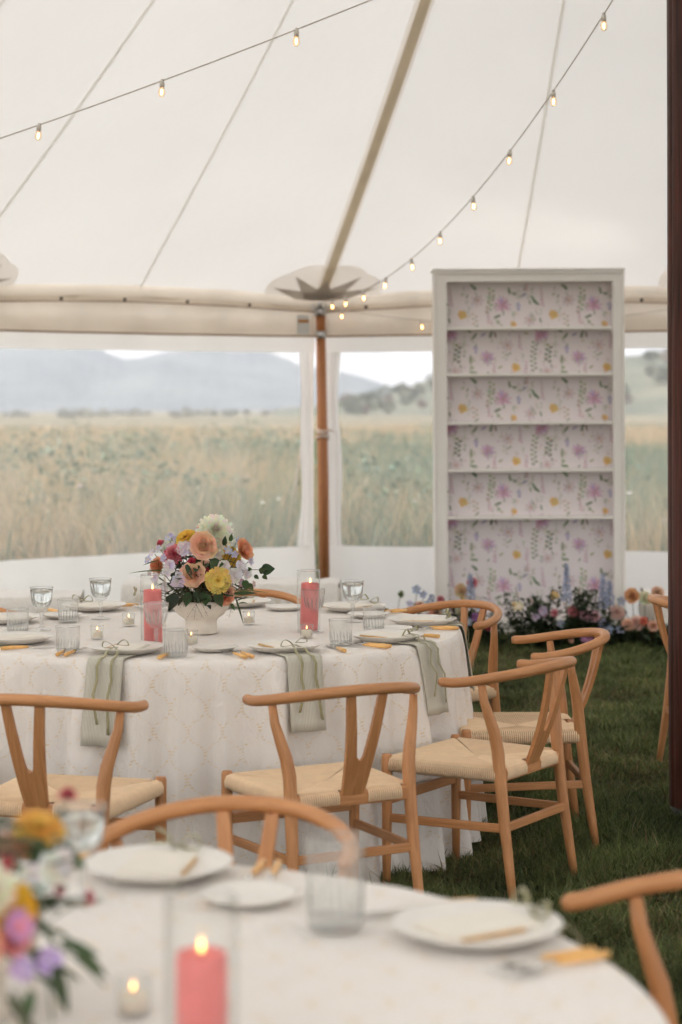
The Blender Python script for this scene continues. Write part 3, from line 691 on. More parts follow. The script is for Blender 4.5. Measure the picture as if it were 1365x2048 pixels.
def cloth_r(fold, a, dep):
    q = max(0, (dep - .026) / (TZ - .040)); f = .02 + .98 * q ** .62; return .943 + .045 * q + (.080 + .012 * f) * f * fold(a) + .008 * f * f
T1 = Vector((-.50, 7.20, 0)); T2 = Vector((-.506, 2.60, 0)); TZ = .757; TR = .945
chair_spots = [
 (-.044, 5.905, 27.4, 'wishbone chair seen from behind at the middle of the far table\'s near side', 'chairs around the far table'),
 (-.832, 5.749, -15.5, 'wishbone chair seen from behind, cut by the left edge, under a long hanging napkin', 'chairs around the far table'),
 (.475, 6.357, 56.5, 'wishbone chair at the right front of the far table, all four legs on the grass', 'chairs around the far table'),
 (.672, 7.012, 92.4, 'wishbone chair side-on right of the far table, partly behind another chair', 'chairs around the far table'),
 (.367, 7.93, 134.3, 'wishbone chair behind the right side of the far table, facing the camera', 'chairs around the far table'),
 (-.42, 8.42, 176, 'wishbone chair behind the far table, its arm curving right of the flower bowl', 'chairs around the far table'),
 (-1.52, 8.02, 232, 'wishbone chair behind the far table at the left edge, arm tip showing', 'chairs around the far table'),
 (-1.50, 6.24, -48, 'wishbone chair at the far left edge, only a front leg and seat corner showing', 'chairs around the far table'),
 (-.245, 3.77, 168.5, 'out-of-focus wishbone chair facing the camera across the near table', 'chairs around the near table'),
 (.54, 3.19, 120, 'out-of-focus wishbone chair at the bottom right corner', 'chairs around the near table'),
 (1.585, 8.30, -88, 'wishbone chair half hidden behind the dark centre pole', 'chairs beyond the centre pole'),
 (1.535, 6.98, -80, 'wishbone chair whose rail tip shows in front of the dark centre pole', 'chairs beyond the centre pole'),
]
for i, (x, y, r, lab, grp) in enumerate(chair_spots):
    c = proto if i == 0 else copy_tree(proto)
    c.location = (x, y, 0); c.rotation_euler = (0, 0, math.radians(r)); tag(c, lab, 'chair', grp)

# ---------------------------------------------------------------- tables and cloths
def make_table(ctr, seed, tlabel, clabel, grp):
    r2 = random.Random(seed)
    t = empty('round_table', ctr); tag(t, tlabel, 'table', grp)
    b = MB(); b.lathe([(0, .715), (.905, .715), (.912, .722), (.912, .742), (.905, .748), (0, .748)], 64); b.build('tabletop', M['pole_wood'], t)
    for a in (45, 135, 225, 315):
        b = MB(); b.tube([(.55 * math.cos(math.radians(a)), .55 * math.sin(math.radians(a)), 0), (.5 * math.cos(math.radians(a)), .5 * math.sin(math.radians(a)), .715)], .018, 10); b.build('leg', M['black'], t)
    n = 360; ph = [r2.uniform(0, 6.28) for _ in range(8)]
    rdg = lambda x: (1 - abs(math.sin(x / 2))) ** 1.6
    def fold(a):
        m1 = 1.7 * math.sin(a * 3 + ph[1]) + 1.2 * math.sin(a * 7 + ph[2]); k1 = .55 + .45 * math.sin(a * 5 + ph[6])
        return .75 * k1 * math.sin(a * 23 + ph[0] + m1) + .34 * math.sin(a * 38 + ph[3] + 1.5 * math.sin(a * 4 + ph[4])) + .55 * (1 - k1) * rdg(a * 31 + ph[5] + m1) + .12 * math.sin(a * 71 + ph[7])
    prof = [(r, TZ - .002, 0) for r in np.linspace(0.0, .90, 16)] + [(.915, TZ - .003, 0), (.928, TZ - .006, .0), (.936, TZ - .013, .01), (.941, TZ - .026, .02)]
    for k in range(1, 23):
        q = k / 22; prof.append((.943 + .045 * q, TZ - .026 - (TZ - .040) * q, (.02 + .98 * q ** .62)))
    vs = []; uv = []; sl = 0
    for i, (r, z, f) in enumerate(prof):
        if i: sl += math.hypot(r - prof[i - 1][0], z - prof[i - 1][1])
        for k in range(n + 1):
            a = 2 * PI * k / n; rr = r + (.080 + .012 * f) * f * fold(a) + .008 * f * f * math.sin(a * 61 + ph[6] + 4 * f)
            zz = z + (.0008 * math.sin(r * 60 * math.cos(a) + 3) if f == 0 else 0)
            if f > .98: zz += .012 * math.sin(a * 7 + ph[7]) + .006
            elif f > .9: zz += .006 * math.sin(a * 7 + ph[7])
            vs.append((rr * math.cos(a), rr * math.sin(a), zz))
            uv.append((a * .943, sl) if f > 0 or r > .91 else (r * math.cos(a) * 1.0 + 40, r * math.sin(a) + 40 + .0))
    b = MB(); m = n + 1
    # separate top and skirt so the two UV layouts do not smear into each other
    it = 18
    b.add(vs[:it * m], [(i * m + k, i * m + k + 1, (i + 1) * m + k + 1, (i + 1) * m + k) for i in range(it - 1) for k in range(n)], None, [(vs[i][0] + 40, vs[i][1] + 40) for i in range(it * m)])
    sk = vs[(it - 1) * m:]; su = [((2 * PI * (j % m) / n) * .943, uv_ ) for j, uv_ in zip(range(len(sk)), [0] * len(sk))]
    lens = []; sl = 0
    for i in range(it - 1, len(prof)):
        if i > it - 1: sl += math.hypot(prof[i][0] - prof[i - 1][0], prof[i][1] - prof[i - 1][1])
        lens.append(sl)
    su = [((2 * PI * (j % m) / n) * .943, lens[j // m]) for j in range(len(sk))]
    b.add(sk, [(i * m + k, i * m + k + 1, (i + 1) * m + k + 1, (i + 1) * m + k) for i in range(len(prof) - it) for k in range(n)], None, su)
    o = b.build('tablecloth', M['cloth'], None); o.location = ctr; tag(o, clabel, 'tablecloth', 'white embroidered tablecloths')
    return fold
CLOTH['far table'] = make_table(T1, 5, 'round dining table hidden under the far cloth', 'white cloth with yellow stitched lattice falling to the grass, far table', 'round dining tables')
CLOTH['near table'] = make_table(T2, 9, 'round dining table hidden under the near cloth', 'out-of-focus white cloth over the near table at the bottom', 'round dining tables')

# ---------------------------------------------------------------- tableware prototypes (origin at base)
def proto_plate(name, R, h):
    t = empty(name); b = MB()
    b.lathe([(0, .004), (R * .60, .004), (R * .66, 0), (R * .70, .0015), (R * .86, h * .55), (R * .985, h * .93), (R, h), (R * .985, h * 1.06), (R * .86, h * .80), (R * .74, h * .62), (R * .60, h * .55), (0, h * .52)], 48)
    b.build('dish', M['plate'], t); return t
def proto_goblet():
    t = empty('goblet'); b = MB()
    n = 24
    def cut(a, i, r, z): return r * (1 + (.018 * math.cos(a * 12) if .085 < z < .125 else 0))
    b.lathe([(.0045, .062), (.010, .066), (.021, .074), (.027, .086), (.0315, .105), (.0355, .128), (.0375, .147)], 48, mod=cut)
    b.lathe([(.0363, .147), (.0342, .128), (.030, .106), (.0255, .089), (.019, .080), (.0, .077)], 48, mod=cut)
    o = b.build('bowl', M['crystal'], t)
    b = MB(); b.lathe([(.0365, .1462), (.0375, .1478), (.0386, .1466), (.0375, .1455), (.0365, .1462)], 40); b.build('rim', M['glass_rim'], o)
    # cut flutes round the lower bowl
    b = MB()
    for k in range(14):
        a = 2 * PI * k / 14
        pts = [(r * math.cos(a), r * math.sin(a), z) for r, z in ((.0262, .084), (.030, .096), (.0325, .109), (.0342, .121))]; b.tube(pts, [.0012, .0026, .0022, .0006], 5)
    c = b.build('cut_flutes', M['cut_glass'], o); tag(c, kind='stuff')
    b = MB(); b.lathe([(.0062, .064), (.0085, .056), (.0055, .046), (.0048, .026), (.0065, .014), (.012, .008)], 12); b.build('stem', M['cut_glass'], t)
    b = MB(); b.lathe([(.008, .010), (.020, .0052), (.031, .0028), (.0325, .0012), (.031, 0), (0, 0)], 40); b.build('foot', M['crystal'], t)
    return t
def proto_tumbler():
    t = empty('tumbler'); b = MB()
    def cut(a, i, r, z): return r * (1 + (.012 * math.cos(a * 16) if .008 < z < .055 else 0))
    b.lathe([(0, .001), (.033, .001), (.0365, .004), (.0375, .03), (.039, .06), (.0405, .088)], 64, mod=cut)
    b.lathe([(.0392, .088), (.0376, .06), (.036, .03), (.034, .016), (0, .014)], 48)
    o = b.build('body', M['crystal'], t)
    b = MB(); b.lathe([(.0392, .0872), (.0402, .0888), (.0412, .0876), (.0402, .0862), (.0392, .0872)], 40); b.build('rim', M['glass_rim'], o)
    b = MB()
    for k in range(20):
        a = 2 * PI * k / 20; hgt = .05 if k % 2 else .042
        b.tube([(r * math.cos(a), r * math.sin(a), z) for r, z in ((.0366, .010), (.0376, .03), (.0386, hgt))], [.0010, .0021, .0006], 5)
    c = b.build('cut_flutes', M['cut_glass'], o); tag(c, kind='stuff')
    b = MB(); b.lathe([(0, .002), (.034, .002), (.0345, .013), (0, .012)], 32); b.build('base', M['cut_glass'], t)
    return t
def water_mat():
    m, n, l, out = nt('water'); g = n.new('ShaderNodeBsdfRefraction'); g.inputs['IOR'].default_value = 1.33; g.inputs['Roughness'].default_value = .0; g.inputs['Color'].default_value = (.97, .98, .97, 1)
    l.new(g.outputs[0], out.inputs['Surface']); return m
M['water'] = water_mat()
M['cut_glass'] = thin_glass('cut_glass', (.95, .955, .95), 1.5, .08, extra=.05, milk=.10, milkcol=(.95, .95, .94))
M['glass_rim'] = thin_glass('glass_rim', (.90, .905, .90), 1.5, .05, extra=.10)
def proto_votive(lit=True):
    t = empty('votive_candle'); b = MB()
    b.lathe([(0, .0015), (.021, .0015), (.0225, .004), (.024, .048)], 28); b.lathe([(.0226, .048), (.021, .006), (0, .0055)], 28)
    o = b.build('cup', M['glass'], t)
    b = MB(); b.lathe([(.0226, .0472), (.0234, .0486), (.0242, .0474), (.0234, .0464), (.0226, .0472)], 28); b.build('rim', M['glass_rim'], o)
    b = MB(); b.lathe([(0, .006), (.019, .006), (.0195, .026), (.017, .029), (.004, .026), (0, .026)], 24); w = b.build('wax', M['wax'], t)
    b = MB(); b.tube([(0, 0, .025), (.001, 0, .034)], .0009, 5); b.build('wick', M['wick'], w)
    b = MB(); b.lathe([(0, .032), (.0018, .034), (.0022, .0365), (.0013, .041), (0, .045)], 10); b.build('flame', M['flame'], t)
    return t
def pillar(loc, ch, cr, gh, gr, label, lean=0.0):
    t = empty('hurricane_candle', loc); tag(t, label, 'candle', 'pink pillar candles in glass cylinders')
    b = MB(); r2 = random.Random(int(loc[0] * 1000))
    b.lathe([(0, .006), (cr * .97, .006), (cr, .010), (cr * 1.0, ch * .5), (cr * .985, ch - .006), (cr * .95, ch), (cr * .75, ch - .001), (cr * .45, ch - .008), (0, ch - .010)], 32, mod=lambda a, i, r, z: r * (1 + .012 * math.sin(a * 3 + z * 20)))
    w = b.build('pillar', M['candle'], t); w.rotation_euler = (0, lean, 0)
    b = MB(); b.tube([(0, 0, ch - .012), (.001, .001, ch + .004)], .0012, 6); b.build('wick', M['wick'], w)
    b = MB(); b.lathe([(0, ch + .000), (.0024, ch + .003), (.0032, ch + .007), (.0018, ch + .013), (0, ch + .019)], 12); b.build('flame', M['flame'], w)
    b = MB(); b.lathe([(0, .001), (gr - .002, .001), (gr, .004), (gr, gh)], 40); b.lathe([(gr - .0028, gh), (gr - .0028, .006), (0, .005)], 40); g = b.build('glass_cylinder', M['glass'], t)
    b = MB(); b.lathe([(gr - .0028, gh - .001), (gr - .0014, gh + .0008), (gr + .0002, gh - .001), (gr - .0014, gh - .0025), (gr - .0028, gh - .001)], 40); b.build('rim', M['glass_rim'], g)
def proto_fork():
    t = empty('fork'); b = MB()      # lies along +y: handle end at y=0, tines at y=.195
    for x in (-.0075, -.0025, .0025, .0075):
        b.tube([(x, .150, .006), (x, .170, .0035), (x, .195, .007)], [.0013, .0012, .0006], 5)
    rows = []
    for y, w, z in ((.092, .0028, .009), (.115, .0030, .011), (.128, .006, .008), (.140, .0092, .005), (.152, .0094, .006)):
        rows.append([(-w, y, z), (0, y, z - .0012), (w, y, z)])
    b.grid(rows); rows2 = [[(x, y, z + .0016) for x, y, z in r] for r in rows]; b.grid([r[::-1] for r in rows2]); b.build('head', M['silver'], t)
    b = MB(); b.tube([(0, .0, .005), (0, .003, .005), (0, .03, .0055), (0, .07, .0065), (0, .098, .008)], [.0035, .0062, .0066, .0054, .0042], 8); b.build('handle', M['amber'], t)
    return t
def proto_knife():
    t = empty('knife'); b = MB()
    out = [(-.004, .09), (-.0055, .11), (-.008, .15), (-.0085, .18), (-.004, .205), (.002, .215), (.006, .21), (.0075, .19), (.006, .11), (.004, .09)]
    k = len(out); vs = [(x, y, .0035) for x, y in out] + [(x, y, .0052) for x, y in out]
    b.add(vs, [tuple(range(k))[::-1], tuple(range(k, 2 * k))] + [(i, (i + 1) % k, k + (i + 1) % k, k + i) for i in range(k)]); b.build('blade', M['silver'], t, smooth=False)
    b = MB(); b.tube([(0, 0, .0055), (0, .003, .0055), (0, .035, .006), (0, .075, .0055), (0, .098, .0048)], [.004, .0068, .0068, .0056, .0045], 8); b.build('handle', M['amber'], t)
    return t
first = {}
protos = {'goblet': proto_goblet, 'tumbler': proto_tumbler, 'votive_candle': proto_votive, 'fork': proto_fork, 'knife': proto_knife,
          'dinner_plate': lambda: proto_plate('dinner_plate', .130, .021), 'bread_plate': lambda: proto_plate('bread_plate', .080, .015)}
def place(kind, loc, rz, label, cat, group):
    if kind not in first: first[kind] = protos[kind](); o = first[kind]
    else: o = copy_tree(first[kind])
    o.location = loc; o.rotation_euler = (0, 0, rz); tag(o, label, cat, group); return o

def setting(ctr, ang, where, r=.775, forks=True, knife=True, bread=True, napkin=.215, tblname='far table', card=True, bow=1.0):
    a = math.radians(ang); ca, sa = math.cos(a), math.sin(a)
    def W(rad, tan, z=TZ): # rad outward from the table centre, tan to the diner's right (counter-clockwise seen by diner)
        return Vector((ctr.x + rad * ca - tan * sa, ctr.y + rad * sa + tan * ca, z))
    face = math.atan2(-sa, -ca) - PI / 2              # local +y points to the table centre
    place('dinner_plate', W(r, 0, TZ + .004), 0, f'off-white dinner plate {where}', 'plate', f'dinner plates on the {tblname}')
    # napkin under the plate, hanging over the table edge
    if napkin:
        nap = empty('napkin', W(.955, 0, TZ)); nap.rotation_euler = (0, 0, a); tag(nap, f'sage striped napkin hanging {where}', 'napkin', f'sage napkins on the {tblname}')
        b = MB(); rows = []; uv = []; hw = .062
        fo = CLOTH[tblname]; reach = lambda dep: max(cloth_r(fo, a + t_, dep) * math.cos(t_) for t_ in np.linspace(-.075, .075, 9)) - .955
        path = [(.72 - .955, .0025), (.86 - .955, .003), (-.026, .003), (-.010, -.002)]; xm = -.004
        for dep in np.linspace(.018, napkin, 8): xm = max(xm, reach(dep) + .006); path.append((xm, -dep))
        for i, (x, z) in enumerate(path):
            row = []
            for j in range(9):
                s = -hw + 2 * hw * j / 8; curve = -(s * s) / (2 * .95) * (1 if i < 5 else .3); row.append((x + curve + (.005 * math.sin(j * 1.1 + ang) * i / len(path)), s, z)); uv.append((s, i * .03))
            rows.append(row)
        b.grid(rows, None, uv); o = b.build('cloth', M['napkin'], nap); sm = o.modifiers.new('thickness', 'SOLIDIFY'); sm.thickness = .003
    # card with ribbon bow; tails fall over the edge
    if card:
        c = empty('menu_card', W(r, 0, TZ + .017)); c.rotation_euler = (0, 0, a); tag(c, f'white menu card tied with a sage ribbon {where}', 'card', f'ribbon-tied cards on the {tblname}')
        b = MB(); b.box(-.085, .085, -.055, .055, .0, .0035); b.box(-.078, .083, -.050, .052, .004, .0058); o = b.build('card', M['paper'], c, smooth=False); o.rotation_euler = (0, 0, .12 * math.sin(ang))
        b = MB(); b.box(-.07, .045, -.0605, -.0553, .0, .0045); b.build('amber_edge', M['amber_edge'], c, smooth=False).rotation_euler = (0, 0, .12 * math.sin(ang))
        def ribbon(pts, wdir, w, name):
            b = MB(); rows = []
            for p in pts: rows.append([Vector(p) - Vector(wdir) * w / 2, Vector(p) + Vector(wdir) * w / 2])
            b.grid(rows); o = b.build(name, M['ribbon'], c); s = o.modifiers.new('thickness', 'SOLIDIFY'); s.thickness = .0012
        x0 = .095; zb = .014
        for s in (-1, 1):
            lp = [(x0 + .012 * math.sin(q * PI * 2) * .6, s * (.004 + .042 * math.sin(q * PI) * bow), zb + .004 + .018 * math.sin(q * 2 * PI) * (1 if q < .5 else .2) + .004 * s) for q in np.linspace(0, 1, 15)]
            ribbon(lp, (1, 0, .25), .008, 'ribbon_loop')
            xe = .955 - r + .014; k = .012 * s + .006
            tl = [(x0, s * .004, zb), (.118, s * .010, .010), (.135, k + s * .006, .004), (xe - .045, k + s * .008, -.010), (xe - .016, k + s * .010, -.014), (xe + .004, k + s * .012, -.035), (.955 - r + (reach(.08) + .014 if napkin else .02), k + s * .013, -.08)]
            ln = (napkin or .2) * (.80 if s < 0 else .92); cv = .018 * math.sin(ang * 1.7 + s)
            tl += [(.955 - r + (max(xm, reach(.08 + (ln - .08) * q) + .006) if napkin else .02) + .006, k + s * .013 + cv * q * q, -.08 - (ln - .08) * q) for q in (.3, .6, .85, 1.0)]
            ribbon(tl, (0, 1, 0), .0095, 'ribbon_tail')
    if forks:
        for i, (tn, nm) in enumerate(((.160, 'inner'), (.186, 'outer'))):
            place('fork', W(.905 + .006 * i, -tn, TZ + .0015), face + (.10 if i else .02) + .05 * math.sin(ang + i), f'{nm} amber-handled fork left of the plate {where}', 'fork', f'amber-handled forks on the {tblname}')
    if knife: place('knife', W(.900, .165, TZ + .0015), face - .05 + .08 * math.sin(ang * 2), f'amber-handled knife right of the plate {where}', 'knife', f'amber-handled knives on the {tblname}')
    if bread: place('bread_plate', W(.66, -.205, TZ + .001), 0, f'small bread plate left of the dinner plate {where}', 'plate', f'bread plates on the {tblname}')

setting(T1, -106, 'above the left front chair', napkin=.27, bread=False, r=.765)
setting(T1, -66.5, 'above the middle front chair', napkin=.235, r=.765)
setting(T1, -33.5, 'at the far table right front', napkin=.235, r=.785, bread=False)
setting(T1, 5, 'at the far table right end', napkin=.24, r=.80)
setting(T1, 47, 'behind the far table right goblet', napkin=.2, r=.80)
setting(T1, 84, 'behind the far flower bowl', napkin=0, r=.79, forks=False)
setting(T1, 127, 'at the far table back left', napkin=0, r=.82)
setting(T1, -145, 'at the far table left edge', napkin=.22, r=.76)
setting(T1, 165, 'behind the far table left edge', napkin=0, r=.80, forks=False, knife=False)
setting(T2, 76.5, 'on the near table, before the chair', napkin=.2, tblname='near table', r=.80)
setting(T2, 27.5, 'on the near table lower right', napkin=.0, tblname='near table', r=.80, bread=False)

for px, py, lab in ((311, 1297, 'cut-glass goblet before the left pink candle'),
                    (626, 1264, 'cut-glass goblet before the right pink candle'), (704, 1244, 'cut-glass goblet right of the right pink candle'),
                    (82, 1257, 'cut-glass goblet behind the left tumbler on the far table'), (200, 1236, 'cut-glass goblet at the back left of the far table')):
    gb = place('goblet', at(px, py, TZ), rng.uniform(0, 1), lab, 'goblet', 'cut-glass goblets'); gb.scale = (1.14, 1.14, 1.06)
    if px in (82, 200, 704):
        b = MB(); b.lathe([(0, .0775), (.0185, .0805), (.025, .0893), (.0297, .1063), (.0338, .128), (.0352, .138), (.0, .1378)], 40); b.build('water', M['water'], gb)
gb = place('goblet', Vector((-.428, 3.20, TZ)), .3, 'blurred goblet behind the near flowers', 'goblet', 'cut-glass goblets'); gb.scale = (1.14, 1.14, 1.06)
b = MB(); b.lathe([(0, .0775), (.0185, .0805), (.025, .0893), (.0297, .1063), (.0338, .128), (.0345, .132), (.0, .1318)], 40); b.build('water', M['water'], gb)
for px, py, lab in ((34, 1264, 'tumbler at the left edge of the far table'), (135, 1242, 'tumbler behind another tumbler on the left of the far table'), (134, 1303, 'tumbler nearest the front on the left of the far table'),
                    (350, 1312, 'tumbler beside the goblet before the left pink candle'), (680, 1290, 'tumbler right of the right pink candle, nearer one'), (746, 1262, 'tumbler right of the right pink candle, farther one')):
    place('tumbler', at(px, py, TZ), rng.uniform(0, 1), lab, 'tumbler', 'cut-glass tumblers')
o = place('tumbler', at(667, 1858, TZ), .2, 'tall blurred tumbler in the middle of the near table', 'tumbler', 'cut-glass tumblers'); o.scale = (1.16, 1.16, 1.62)
for px, py, lab in ((193, 1276, 'votive candle left of the left pink candle, nearer one'), (256, 1250, 'votive candle left of the left pink candle, farther one'), (381, 1288, 'votive candle below the flower bowl'),
                    (612, 1276, 'votive candle in front of the right pink candle'), (496, 1248, 'votive candle right of the flower bowl')):
    place('votive_candle', at(px, py, TZ), 0, lab, 'votive candle', 'votive candles on the far table')
place('votive_candle', at(262, 2026, TZ), 0, 'blurred votive candle on the near table', 'votive candle', 'votive candles on the near table')
pillar(at(305, 1290, TZ), .192, .0315, .243, .0435, 'pink pillar candle in a glass cylinder left of the flower bowl', -.01)
pillar(at(616, 1263, TZ), .176, .0330, .222, .0420, 'pink pillar candle in a glass cylinder right of the flower bowl', .035)
pillar(Vector(((398 - 682) / FPX * 2.42, 2.42, TZ)), .132, .0325, .20, .046, 'blurred pink pillar candle at the bottom of the near table')

# ---------------------------------------------------------------- flowers
def petal(b, o, ax, dr, L, W, cup, lift, c0, c1, tipw=.6, nl=4):
    # ax: flower axis, dr: radial direction, lift: angle from the plane, cup: curl upwards along the length
    sd = ax.cross(dr).normalized(); P = []; C = []
    for i in range(nl + 1):
        q = i / nl; ang = lift + cup * q; 
        if i == 0: pos = o.copy(); ang0 = lift
        else: pos = pos + (dr * math.cos(ang) + ax * math.sin(ang)) * (L / nl)
        w = W * (.35 + .65 * math.sin(min(q * 1.25, 1) * PI / 2)) * (1 if q < .75 else 1 - (1 - tipw) * (q - .75) / .25) / 2
        nn = (ax * math.cos(ang) - dr * math.sin(ang))
        P.append([pos - sd * w + nn * w * .35, pos, pos + sd * w + nn * w * .35]); col = tuple(c0[k] + (c1[k] - c0[k]) * q for k in range(3)); C += [col] * 3
    b.grid(P, C)
def flower(parent, c, n, R, kind, col, col2=None, rg=rng):
    b = MB(); n = Vector(n).normalized(); c = Vector(c); e1 = n.orthogonal().normalized(); e2 = n.cross(e1); col2 = col2 or tuple(min(1, q * 1.15) for q in col)
    def rad(a): return e1 * math.cos(a) + e2 * math.sin(a)
    jit = lambda q: tuple(max(0, min(1, v * rg.uniform(.88, 1.1))) for v in q)
    if kind == 'dahlia':
        for k in range(7):
            f = 1 - k / 7; m = int(6 + 14 * f)
            for i in range(m): petal(b, c + n * (R * .10 * k), n, rad(2 * PI * (i + .5 * (k % 2)) / m + rg.uniform(-.06, .06)), R * (.30 + .70 * f) * rg.uniform(.92, 1.04), R * (.20 + .12 * f), .5, -.15 + k * .20, jit(col), jit(col2), .35)
    elif kind == 'rose':
        for k in range(6):
            f = 1 - k / 6; m = 4 + int(4 * f)
            for i in range(m): petal(b, c - n * R * .35 + n * R * .02 * k, n, rad(2 * PI * i / m + k * .7 + rg.uniform(-.12, .12)), R * (.58 + .60 * f) * rg.uniform(.9, 1.1), R * (.55 + .55 * f), .9 - 1.0 * f + rg.uniform(-.25, .25), .45 + .85 * (1 - f) + rg.uniform(-.12, .12), jit(col2), jit(col), .8, 5)
    elif kind == 'zinnia':
        for k in range(3):
            m = 14 - 3 * k
            for i in range(m): petal(b, c + n * R * .05 * k, n, rad(2 * PI * i / m + k * .3 + rg.uniform(-.05, .05)), R * (1 - .22 * k) * rg.uniform(.93, 1.05), R * .40, -.25, .12 + .28 * k, jit(col2), jit(col), .85)
        for i in range(26):
            a = i * 2.4; r = R * .24 * math.sqrt(i / 26); p = c + rad(a) * r + n * R * .10; b.tube([p, p + n * R * .14 + rad(a) * R * .02], [R * .045, R * .02], 5, col=jit((.55, .30, .04)))
    elif kind == 'sweet_pea':
        for i in range(5): petal(b, c, n, rad(i * 1.31 + rg.uniform(-.2, .2)), R * rg.uniform(.8, 1.15), R * 1.0, -.7, .75 - .2 * (i % 2), jit(col2), jit(col), .9)
    else:
        for i in range(5): petal(b, c, n, rad(2 * PI * i / 5), R, R * .75, -.3, .35, jit(col2), jit(col), .7, 3)
        b.tube([c, c + n * R * .2], [R * .2, R * .1], 5, col=(.75, .7, .35))
    return b.build(kind, M['petal'], parent)
def leaf(b, o, d, up, L, W, bend, col):
    d = Vector(d).normalized(); up = Vector(up); sd = d.cross(up)
    if sd.length < 1e-3: sd = d.orthogonal()
    sd.normalize(); nn = sd.cross(d); P = []; pos = Vector(o)
    for i in range(6):
        q = i / 5
        if i: pos = pos + (d * math.cos(bend * q) - nn * math.sin(bend * q)) * L / 5
        w = W / 2 * (math.sin(PI * min(1, (q * .9 + .08)) ** .8)) + .0004
        P.append([pos - sd * w + nn * w * .35, pos.copy(), pos + sd * w + nn * w * .35])
    b.grid(P, tuple(v * rng.uniform(.8, 1.2) for v in col))
G1 = (.045, .075, .026); G2 = (.075, .11, .045); G3 = (.028, .050, .022)
WHITE = (.90, .86, .70); PEACH = (.88, .46, .28); PEACH2 = (.92, .62, .44); YEL = (.80, .52, .08); YEL2 = (.82, .60, .18); PINK = (.68, .10, .16); PINK2 = (.78, .30, .33); LIL = (.62, .52, .66); PALE = (.76, .70, .72); BLUE = (.42, .47, .68); CORAL = (.80, .30, .21); ORG = (.78, .33, .12); RED = (.45, .03, .05); PLUM = (.5, .27, .55)

def bowl(t):
    b = MB(); b.lathe([(0, .001), (.054, .001), (.056, .006), (.052, .030), (.051, .044), (.056, .052), (.075, .066), (.090, .086), (.0955, .108), (.095, .116), (.092, .116), (.088, .092), (.07, .07), (0, .06)], 48); b.build('bowl', M['stoneware'], t).scale = (1.1, 1.1, 1.04)
bq = empty('flower_centerpiece', T1 + Vector((-.006, -.17, TZ))); tag(bq, 'flower arrangement in a footed stoneware bowl on the far table', 'flowers', 'table flower arrangements'); bowl(bq)
BC = Vector(bq.location)
def bp_(px, py, dy): return atD(px, py, BC.y + dy) - BC
spec = [(428, 1066, 36, 'dahlia', WHITE, (.94, .92, .80), (.2, -.9, .4), .0), (407, 1090, 23, 'rose', PEACH2, (.82, .42, .22), (.0, -1, .15), -.09), (370, 1074, 20, 'zinnia', YEL, YEL, (-.45, -.5, .75), -.02), (487, 1100, 19, 'rose', PEACH, PEACH, (.8, -.45, .3), -.02),
  (349, 1108, 19, 'dahlia', PINK, PINK2, (-.5, -.8, .35), -.05), (318, 1130, 18, 'dahlia', ORG, PEACH, (-.8, -.55, .1), -.02), (383, 1123, 9, 'dahlia', RED, PINK, (-.1, -1, .1), -.07), (384, 1150, 21, 'rose', PEACH2, PEACH, (-.15, -.95, .2), -.11), (435, 1160, 24, 'zinnia', YEL2, YEL, (.18, -.95, .05), -.12),
  (455, 1181, 13, 'dahlia', CORAL, PEACH2, (.4, -.8, -.3), -.09), (452, 1197, 11, 'rose', PEACH, CORAL, (.3, -.8, -.5), -.09), (340, 1130, 13, 'sweet_pea', PALE, LIL, (-.4, -.9, .2), -.10), (333, 1141, 9, 'sweet_pea', PALE, LIL, (-.4, -.9, .0), -.10), (356, 1160, 14, 'sweet_pea', LIL, PALE, (-.2, -.9, .1), -.11), (366, 1098, 15, 'sweet_pea', PALE, PALE, (-.2, -.8, .5), -.06),
  (379, 1096, 12, 'sweet_pea', LIL, PALE, (.1, -.9, .3), -.06), (465, 1150, 15, 'sweet_pea', PALE, (.66, .55, .55), (.5, -.8, .1), -.08), (478, 1133, 13, 'sweet_pea', PALE, PALE, (.7, -.7, .2), -.05), (322, 1087, 9, 'dahlia', PINK2, PINK, (-.6, -.3, .7), .0), (343, 1090, 9, 'sweet_pea', PALE, LIL, (-.3, -.5, .7), .0), (336, 1074, 7, 'blossom', BLUE, PALE, (-.2, -.8, .5), .0), (341, 1070, 6, 'blossom', LIL, BLUE, (.1, -.9, .4), .01),
  (317, 1096, 7, 'blossom', PALE, BLUE, (-.5, -.8, .3), -.02), (455, 1100, 8, 'blossom', BLUE, PALE, (.4, -.9, .2), -.05), (468, 1108, 7, 'blossom', LIL, BLUE, (.3, -.9, .2), -.05), (475, 1081, 6, 'blossom', BLUE, LIL, (.5, -.7, .5), -.01), (327, 1115, 8, 'blossom', LIL, BLUE, (-.6, -.7, .2), -.07), (447, 1132, 12, 'sweet_pea', (.7, .66, .6), PALE, (.2, -1, .2), -.10),
  (300, 1143, 7, 'blossom', (.5, .4, .4), PALE, (-.7, -.6, .3), .0), (272, 1180, 9, 'sweet_pea', (.46, .40, .26), (.5, .42, .28), (-.9, -.4, 0), -.02), (409, 1140, 9, 'dahlia', RED, PINK, (0, -1, 0), -.06), (480, 1164, 8, 'sweet_pea', (.6, .3, .36), PALE, (.7, -.6, -.1), -.05), (430, 1105, 14, 'sweet_pea', WHITE, PALE, (.3, -.9, 0), -.02),
  (410, 1075, 22, 'rose', PEACH, PEACH2, (0, .8, .6), .10), (350, 1110, 24, 'dahlia', PINK2, PINK, (-.4, .8, .4), .11), (460, 1115, 24, 'zinnia', YEL, YEL, (.5, .8, .3), .11), (400, 1150, 26, 'rose', PEACH2, PEACH, (0, 1, .1), .14)]
